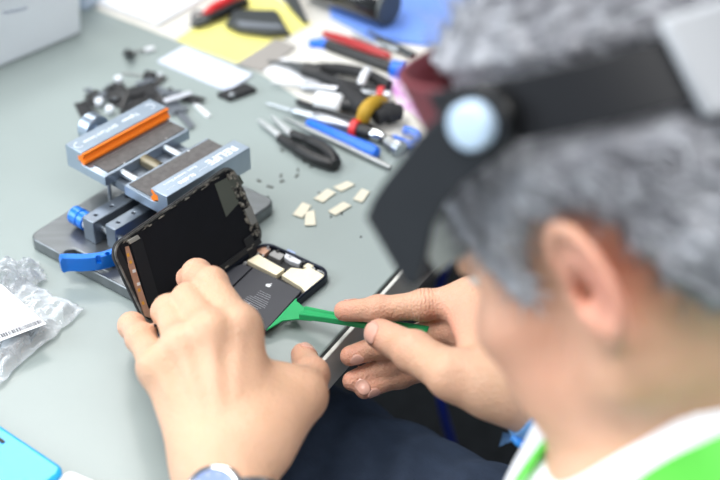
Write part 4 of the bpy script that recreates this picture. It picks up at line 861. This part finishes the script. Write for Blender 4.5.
def f_hair(p):
    q = hcoord(p); sk = ell(q, np.array([-.010, 0, .050]), (.089, .077, .086)); sk = smin(sk, ell(q, np.array([-.055, 0, .005]), (.045, .060, .055)), .03); sk = smin(sk, ell(q, np.array([.040, 0, -.012]), (.056, .058, .085)), .03)
    m = poly_sd(q[:, 0], q[:, 2], hl); up_ = np.clip((q[:, 2]-.02)/.08, 0, 1)
    w_ = .0016*np.sin(q[:, 0]*210+q[:, 2]*120)*np.sin(q[:, 2]*170-q[:, 0]*60)+.0010*np.sin(q[:, 0]*480+3*np.sin(q[:, 2]*200))
    vb = q[:, 2]-.28*q[:, 0]; band = np.exp(-((vb-.098)/.018)**4)
    d = sk-(.005+.012*up_)*(1-.75*band)*(1-.6*np.clip((q[:, 0]-.03)/.04, 0, 1)*np.clip((.10-q[:, 2])/.03, 0, 1))-w_*(1-band)-np.clip(-m, 0, .012)*.3*(1-band)
    return smax(d, m, .006)
def hair_mat():
    m = bpy.data.materials.new('grey_hair'); m.use_nodes = True; nt = m.node_tree; N = nt.nodes; L = nt.links; b = N['Principled BSDF']; b.inputs['Roughness'].default_value = .55; b.inputs['Specular IOR Level'].default_value = .35
    a = N.new('ShaderNodeAttribute'); a.attribute_name = 'tone'; r = N.new('ShaderNodeValToRGB'); e = r.color_ramp.elements; e[0].color = lin((96, 96, 102))+(1,); e[1].color = lin((226, 230, 238))+(1,); x = e.new(.5); x.color = lin((126, 127, 134))+(1,); L.new(a.outputs['Fac'], r.inputs['Fac']); L.new(r.outputs['Color'], b.inputs['Base Color']); return m
M_HAIR = hair_mat()
hair, hv = sdf_object('hair', f_hair, HO-.2, HO+.2, .003, M_HAIR, person, 1)
def tone_of(q, jit):
    t = .66+.08*np.clip((q[:, 0]-.0)/.06, 0, 1)+.32*np.clip((q[:, 0]-.02)/.03, 0, 1)*np.clip((.06-q[:, 2])/.03, 0, 1)-.14*np.clip((-q[:, 0])/.06, 0, 1)*np.clip((q[:, 2])/.05, 0, 1)
    return np.clip(t+jit, 0, 1)
hq = hcoord(hv); clump = lambda q: .5*np.array([mn.noise(Vector((a*38+c*10, b*30, c*75-a*20))) for a, b, c in q])+.25*np.array([mn.noise(Vector((a*80+c*25, b*60, c*190-a*50))) for a, b, c in q])
jit = .28*clump(hq)+.05*np.sin(hq[:, 0]*330+2*np.sin(hq[:, 2]*90))*np.sin(hq[:, 2]*60+hq[:, 0]*140)+RNG.normal(0, .05, len(hv))
at = hair.data.attributes.new('tone', 'FLOAT', 'POINT'); at.data.foreach_set('value', tone_of(hq, jit).astype(np.float32))
# strands over the shell
pl_n = len(hair.data.polygons); nv_ = np.zeros(len(hv)*3, np.float32); hair.data.vertices.foreach_get('normal', nv_); nv_ = nv_.reshape(-1, 3)
sel = RNG.integers(0, len(hv), 15000); sv_ = []; sf_ = []; tn = []
for i in sel:
    p = hv[i]; n = nv_[i].astype(float); q = hq[i]
    if .074 < q[2]-.28*q[0] < .123: continue
    fl_d = -HF*.55-HU*.45*(1 if q[2] < .09 else .2)+HF*(.5 if q[0] > .05 and q[2] < .05 else 0)
    g_ = fl_d-n*(fl_d@n)+RNG.normal(0, .22, 3); g_ = nrm(g_); L_ = RNG.uniform(.012, .026)*(1 if q[2] > .05 else .6); w_ = np.cross(g_, n)*.0006; t0 = float(tone_of(q[None], jit[i]*1.3+RNG.normal(0, .08))[0]); k = len(sv_)
    for s, hgt, ww in ((0, -.001, 1), (.5, .0022, .9), (1, .0035, .15)):
        c = p+g_*L_*s+n*hgt; sv_ += [c-w_*ww, c+w_*ww]; tn += [t0, t0]
    sf_ += [(k, k+1, k+3, k+2), (k+2, k+3, k+5, k+4)]
so = obj('hair_strands', MB().add(sv_, sf_), M_HAIR, hair, angle=180)
at = so.data.attributes.new('tone', 'FLOAT', 'POINT'); at.data.foreach_set('value', np.array(tn, np.float32)[:len(so.data.vertices)])
so['kind'] = 'stuff'
# --- head magnifier
mg = thing('head_magnifier', HP(.0, 0, .08), 'black head-worn magnifier with a flip-down visor and a pale round pivot cap', 'magnifier')
def ring(f0, l0, a0, a1, u0, u1, th, n=60, slope=0., fc=-.004, us=None):
    mb = MB(); vs = []
    for q in np.linspace(a0, a1, n+1):
        c, s = math.cos(q), math.sin(q); b0, b1 = (u0, u1) if us is None else us(q)
        for rr, u in ((0, b0), (0, b1), (th, b1), (th, b0)): vs.append(HP(fc+(f0+rr)*c, (l0+rr)*s, u+slope*(f0*c)))
    return mb.add(vs, [(4*i+k, 4*i+(k+1) % 4, 4*i+4+(k+1) % 4, 4*i+4+k) for i in range(n) for k in range(4)]+[(3, 2, 1, 0), tuple(range(4*n, 4*n+4))])
M_MAG = mat('magnifier_black', (26, 28, 33), .5)
R90 = math.pi/2
obj('headband', ring(.1135, .0945, 1.42, 2*math.pi-1.42, .083, .1135, .0035, 90, .28), M_MAG, mg, bevel=.0008)
obj('brow_band', ring(.0640, .0945, -1.42, 1.42, .050, .110, .0040, 50, .28, us=lambda q: (.084+.004*math.cos(q), .113+.011*math.cos(q))), mat('maroon_band', (112, 48, 56), .6), mg, bevel=.001)
bxm = MB(); 
obj('battery_box', ring(.1185, .0995, 2.42, 3.05, .074, .124, .008, 16, .28), mat('light_grey_plastic', (176, 180, 186), .5), mg, bevel=.003)
lo_ = HP(.0, .1005, 0)
def side_px(x, y, l): return on_plane(x, y, HP(0, l, 0), HL)
pv_c = side_px(487, 119, .100)
def mirror(p): q = hcoord(np.asarray(p)[None])[0]; return HP(q[0], -q[1], q[2])
for s in (1, -1):
    c = pv_c if s == 1 else mirror(pv_c)
    pvt = obj('pivot', MB().lathe(c-HL*.004*s, HL*s, [(0, .0175), (.009, .0175), (.011, .0160), (.011, .001)], 40), mat('pivot_black', (18, 19, 21), .35), mg)
    c2 = side_px(469, 127, .114) if s == 1 else mirror(side_px(469, 127, .114))
    obj('pivot_cap', MB().lathe(c2-HL*.006*s, HL*s, [(0, .0118), (.006, .0118), (.0085, .010), (.0092, .005), (.0093, .0005)], 40), mat('pale_cap', (196, 220, 244), .35), pvt)
wing = [(368, 216), (375, 199), (384, 184), (400, 163), (420, 136), (444, 112), (462, 100), (488, 101), (508, 120), (511, 140), (500, 155), (480, 171), (463, 184), (447, 203), (435, 227), (429, 256), (424, 276), (415, 287), (405, 279)]
W_ = [side_px(x, y, .106) for x, y in wing]
M_VIS = mat('visor_black', (36, 39, 44), .42, 0, .05, 30)
vis = obj('visor', MB().slab(W_, HL*.003), M_VIS, mg, bevel=.001)
obj('visor_wing', MB().slab([mirror(p) for p in W_], -HL*.003), M_VIS, mg, bevel=.001)
fa_, fb_ = W_[0], W_[-2]; inn = nrm(np.cross(HL, fb_-fa_)); inn = inn if inn@(HO-fa_) > 0 else -inn
fr = fb_-fa_; A0, B0, A1, B1 = fa_, fb_, mirror(fa_), mirror(fb_)
sw = A1-A0
obj('front_frame', MB().slab([A0, A0+sw, A0+sw+fr*.16, A0+fr*.16], inn*.003), M_VIS, mg, bevel=.0006)
for a, b in ((0, .085), (.915, 1)): obj('frame_post', MB().slab([A0+sw*a, A0+sw*b, A0+sw*b+fr, A0+sw*a+fr], inn*.003), M_VIS, mg, bevel=.0006)
obj('lens', MB().slab([A0+sw*.085+fr*.16, A0+sw*.915+fr*.16, A0+sw*.915+fr, A0+sw*.085+fr], inn*.0035), mat('grey_lens', (158, 166, 164), .25, trans=.12, ior=1.2), mg, bevel=.0005)
# --- watch on the left wrist
wax = nrm(LW-LE); wc0 = LW-wax*.012; 
hit = bvh_body.ray_cast(Vector(P(216, 498, .2)), Vector(ray(216, 498)), 1.0)[0]; wp_ = np.array(hit)
wn = nrm(wp_-(LE+wax*((wp_-LE)@wax))); wn = nrm(wn-wax*(wn@wax))
wt = thing('wristwatch', wp_, 'round silver wristwatch on the left wrist at the bottom edge of the view', 'watch')
obj('watch_case', MB().lathe(wp_-wn*.003, wn, [(0, .017), (.003, .020), (.008, .0205), (.0095, .0195), (.0105, .0175), (.0106, .0168), (.0095, .0166), (.0094, .0004)], 56), M_CHROME, wt)
obj('dial', MB().lathe(wp_+wn*.0066, wn, [(0, .0162), (.0004, .0162)], 48), mat('watch_dial', (128, 148, 196), .3, coat=.6), wt)
hm = MB()
for k in range(12):
    q = 2*math.pi*k/12; dd = wax*math.cos(q)+np.cross(wn, wax)*math.sin(q); e_ = np.cross(wn, dd); c = wp_+wn*.0071+dd*.0125; hm.box(c-e_*.0005, dd*.0028, e_*.001, wn*.0003)
obj('hour_marks', hm, M_STEEL, wt, smooth=False)
hx = MB(); 
for q, L_ in ((.6, .008), (2.2, .0115)):
    dd = wax*math.cos(q)+np.cross(wn, wax)*math.sin(q); e_ = np.cross(wn, dd); obj('watch_hand', MB().box(wp_+wn*.0076-e_*.0004, dd*L_, e_*.0008, wn*.0003), M_STEEL, wt, smooth=False)
def bracelet(center, ax, width, th, start_dir, n=64, skip=None, lift=.0008):
    vs = []; u = nrm(start_dir-ax*(start_dir@ax)); v_ = np.cross(ax, u)
    for i in range(n):
        q = 2*math.pi*i/n; d_ = u*math.cos(q)+v_*math.sin(q)
        for a in (-.5, .5):
            o_ = center+ax*width*a; h_ = bvh_body.ray_cast(Vector(o_+d_*.055), Vector(-d_), .055)[0]; b_ = np.array(h_) if h_ is not None else o_+d_*.03
            vs += [b_+d_*lift, b_+d_*(lift+th)]
    return MB().add(vs, [(4*i+a, 4*((i+1) % n)+a, 4*((i+1) % n)+b, 4*i+b) for i in range(n) for a, b in ((0, 1), (1, 3), (3, 2), (2, 0))])
cw = LE+wax*((wp_-LE)@wax)
obj('bracelet', bracelet(cw, wax, .017, .0025, wn), M_STEEL, wt)
# --- wrist strap on the right wrist
rax = nrm(RW-RE); M_STRAP = mat('pale_blue_strap', (128, 182, 238), .7, 0, .06, 500, .4, 900)
rc = RW+rax*.010
ws_ = thing('wrist_strap', rc, 'pale blue elastic grounding strap with a bright blue buckle on the right wrist', 'wrist strap')
obj('band', bracelet(rc, rax, .016, .0016, UP), M_STRAP, ws_)
bkh = P(527, 432, .035)
bk = D(524, 430, 1.005)
bkx = nrm(D(540, 438, 1.0)-D(505, 420, 1.0)); bky = nrm(np.cross(bkx, camv(bk))); bkz = np.cross(bkx, bky); M_BUC = mat('buckle_blue', (62, 150, 236), .35)
obj('buckle', MB().slab([bk+bkx*x+bky*y for x, y in ((-.013, -.004), (-.004, -.0055), (.010, -.006), (.0125, 0), (.010, .006), (-.004, .0045), (-.012, .002))], camv(bk)*.0035), M_BUC, ws_, bevel=.0008)
obj('snap', MB().lathe(bk+bkx*.006+camv(bk)*.0035, camv(bk), [(0, .0016), (.0008, .0014)], 16), M_BLACK, ws_)
obj('clasp_loop', MB().tube(smooth_path([D(514, 436, 1.003), D(520, 443, 1.0), D(530, 447, 1.0), D(535, 441, 1.0)]), .0032, 12), M_BUC, ws_)
fy = MB()
for k in range(7):
    fy.tube(smooth_path([D(513, 436+k*.8, 1.004), D(508-k*.5, 434+k*1.5, 1.004), D(503-k*.6, 433+k*2.2, 1.003)]), .00022, 5)
obj('loose_threads', fy, M_STRAP, ws_)
obj('strap_tail', MB().slab([D(512, 432, 1.004), D(520, 428, 1.004), D(533, 440, 1.002), D(522, 446, 1.002)], camv(bk)*.0014), M_STRAP, ws_)
# --- green lanyard lying on the shirt
bvh_s = BVHTree.FromPolygons([Vector(v) for v in sv], [tuple(p.vertices) for p in shirt.data.polygons])
def drape(px, width, nm, parent):
    pts = []; nn_ = []
    for x, y in px:
        h_ = bvh_s.ray_cast(Vector(CAM), Vector(nrm(ray(x, y))), 3)
        if h_[0] is not None: pts.append(np.array(h_[0])); n_ = np.array(h_[1]); nn_.append(n_ if n_@ray(x, y) < 0 else -n_)
    vs = []
    for i, p in enumerate(pts):
        t = nrm(pts[min(i+1, len(pts)-1)]-pts[max(i-1, 0)]); n_ = nrm(np.mean(nn_[max(0, i-2):i+3], 0)); s_ = nrm(np.cross(n_, t)); vs += [p+n_*.004+s_*width/2, p+n_*.004-s_*width/2, p+n_*.0055-s_*width/2, p+n_*.0055+s_*width/2]
    n = len(pts); return obj(nm, MB().add(vs, [(4*i+k, 4*i+(k+1) % 4, 4*i+4+(k+1) % 4, 4*i+4+k) for i in range(n-1) for k in range(4)]+[(3, 2, 1, 0), tuple(range(4*n-4, 4*n))]), M_LAN, parent) if n > 2 else None
M_LAN = mat('lime_webbing', (96, 208, 78), .6, 0, .04, 400)
def dens(px): return [tuple(q[:2]) for q in smooth_path([np.array([x, y, 0.]) for x, y in px], 8)]
lan = thing('lanyard', D(590, 425, .85), 'bright green lanyard ribbon running over the white shirt collar', 'lanyard')
drape(dens([(602, 402), (584, 416), (572, 427), (556, 444), (540, 463), (524, 486), (508, 515), (490, 560)]), .0075, 'ribbon_front', lan)
drape(dens([(770, 450), (740, 462), (712, 474), (685, 487), (660, 503), (636, 525), (610, 560)]), .030, 'ribbon_back', lan)
rad0 = lambda q: (lambda v: v-nk_n*(v@nk_n))(q-NB)
ax1 = nrm(rad0(NB-fwd_b)); ax2 = np.cross(nk_n, ax1)
def ang(px): h_ = bvh_s.ray_cast(Vector(CAM), Vector(nrm(ray(*px))), 3)[0]; v = rad0(np.array(h_)); return math.atan2(v@ax2, v@ax1), np.array(h_)
(aA, pA), (aB, pB) = ang((560, 440)), ang((770, 450))
pts = []
for t in np.linspace(0, 1, 40):
    a = aA+(aB-aA)*t; d_ = ax1*math.cos(a)+ax2*math.sin(a); hgt = (pA-NB)@nk_n*(1-t)+(pB-NB)@nk_n*t
    h_ = bvh_s.ray_cast(Vector(NB+nk_n*(hgt*(1-math.sin(math.pi*t))-.004*math.sin(math.pi*t))+d_*.2), Vector(-d_), .2)
    if h_[0] is not None and np.linalg.norm(rad0(np.array(h_[0]))) > .055: pts.append((np.array(h_[0])+d_*.004, d_))
if len(pts) > 6:
    vs = []
    for i, (p, d_) in enumerate(pts):
        t = nrm(pts[min(i+1, len(pts)-1)][0]-pts[max(i-1, 0)][0]); s_ = nrm(np.cross(d_, t)); w_ = .004+.011*i/len(pts); vs += [p+s_*w_, p-s_*w_, p-s_*w_+d_*.0015, p+s_*w_+d_*.0015]
    n = len(pts); obj('ribbon_neck', MB().add(vs, [(4*i+k, 4*i+(k+1) % 4, 4*i+4+(k+1) % 4, 4*i+4+k) for i in range(n-1) for k in range(4)]+[(3, 2, 1, 0), tuple(range(4*n-4, 4*n))]), M_LAN, lan)
# --- stool under the person, cable under the bench
st = thing('stool', [hip[0], hip[1], 0], 'round black stool under the seated person', 'stool')
_m = np.linalg.norm(tv_[:, :2]-hip[:2], axis=1) < .2; sz = float(tv_[_m][:, 2].min())-.002 if _m.any() else hip[2]-.13
obj('seat', MB().lathe([hip[0], hip[1], sz-.05], Z, [(0, .15), (.005, .16), (.04, .165), (.05, .15)], 40), M_BLACKM, st)
obj('post', MB().lathe([hip[0], hip[1], .03], Z, [(0, .02), (sz-.08, .02)], 20), M_STEEL, st)
obj('base', MB().lathe([hip[0], hip[1], 0], Z, [(0, .16), (.01, .16), (.035, .03)], 40), M_BLACKM, st)
cb = [P(478, 205, -.10), P(466, 232, -.16), P(448, 262, -.22), P(437, 300, -.30), P(436, 350, -.36), P(440, 395, -.40), P(448, 430, -.46), P(462, 470, -.55), P(490, 520, -.70), P(540, 540, -.736)]
tag(obj('blue_cable', MB().tube(smooth_path(cb, 8), .0045, 12), mat('cable_blue', (22, 52, 170), .4)), 'blue cable hanging down beside the bench edge behind the right hand', 'cable')
# ------------------------------------------------------------------ light and camera
w = bpy.data.worlds.new('room_light'); w.use_nodes = True; SC.world = w
w.node_tree.nodes['Background'].inputs[0].default_value = (.80, .90, 1.0, 1); w.node_tree.nodes['Background'].inputs[1].default_value = .40
def area(name, loc, target, sx, sy, power, col):
    l = bpy.data.lights.new(name, 'AREA'); l.shape = 'RECTANGLE'; l.size = sx; l.size_y = sy; l.energy = power; l.color = col
    o = bpy.data.objects.new(name, l); o.location = loc; o.rotation_euler = (Vector(target)-Vector(loc)).to_track_quat('-Z', 'Y').to_euler(); COL.objects.link(o); return o
area('window_daylight', (-2.6, .5, 2.0), (0, .9, .75), 1.8, 1.6, 74, (.88, .95, 1))
area('ceiling_or_fill_light', (-.7, 2.75, 2.75), (-.7, 2.75, 0), 1.6, .7, 36, (1, .98, .95))
area('ceiling_or_fill_light', (-.75, .75, 2.75), (-.6, .8, 0), 1.5, .9, 46, (1, .98, .95))
area('ceiling_or_fill_light', (.7, -.5, 2.75), (.2, .6, .8), 1.4, .7, 30, (1, .98, .95))  # added fill lamp near the camera, brightens head side and bench edge
cd_ = bpy.data.cameras.new('camera'); cd_.lens = 75; cd_.sensor_width = 36; cd_.clip_start = .05
cam = bpy.data.objects.new('camera', cd_); COL.objects.link(cam)
cam.matrix_world = Matrix(((RT[0], UP[0], -FW[0], CAM[0]), (RT[1], UP[1], -FW[1], CAM[1]), (RT[2], UP[2], -FW[2], CAM[2]), (0, 0, 0, 1)))
cd_.dof.use_dof = True; cd_.dof.focus_distance = 1.125; cd_.dof.aperture_fstop = 3.5
SC.camera = cam
v = SC.view_settings; v.view_transform = 'Standard'; v.look = 'None'; v.exposure = 0.0; v.gamma = 1.0; v.use_curve_mapping = False
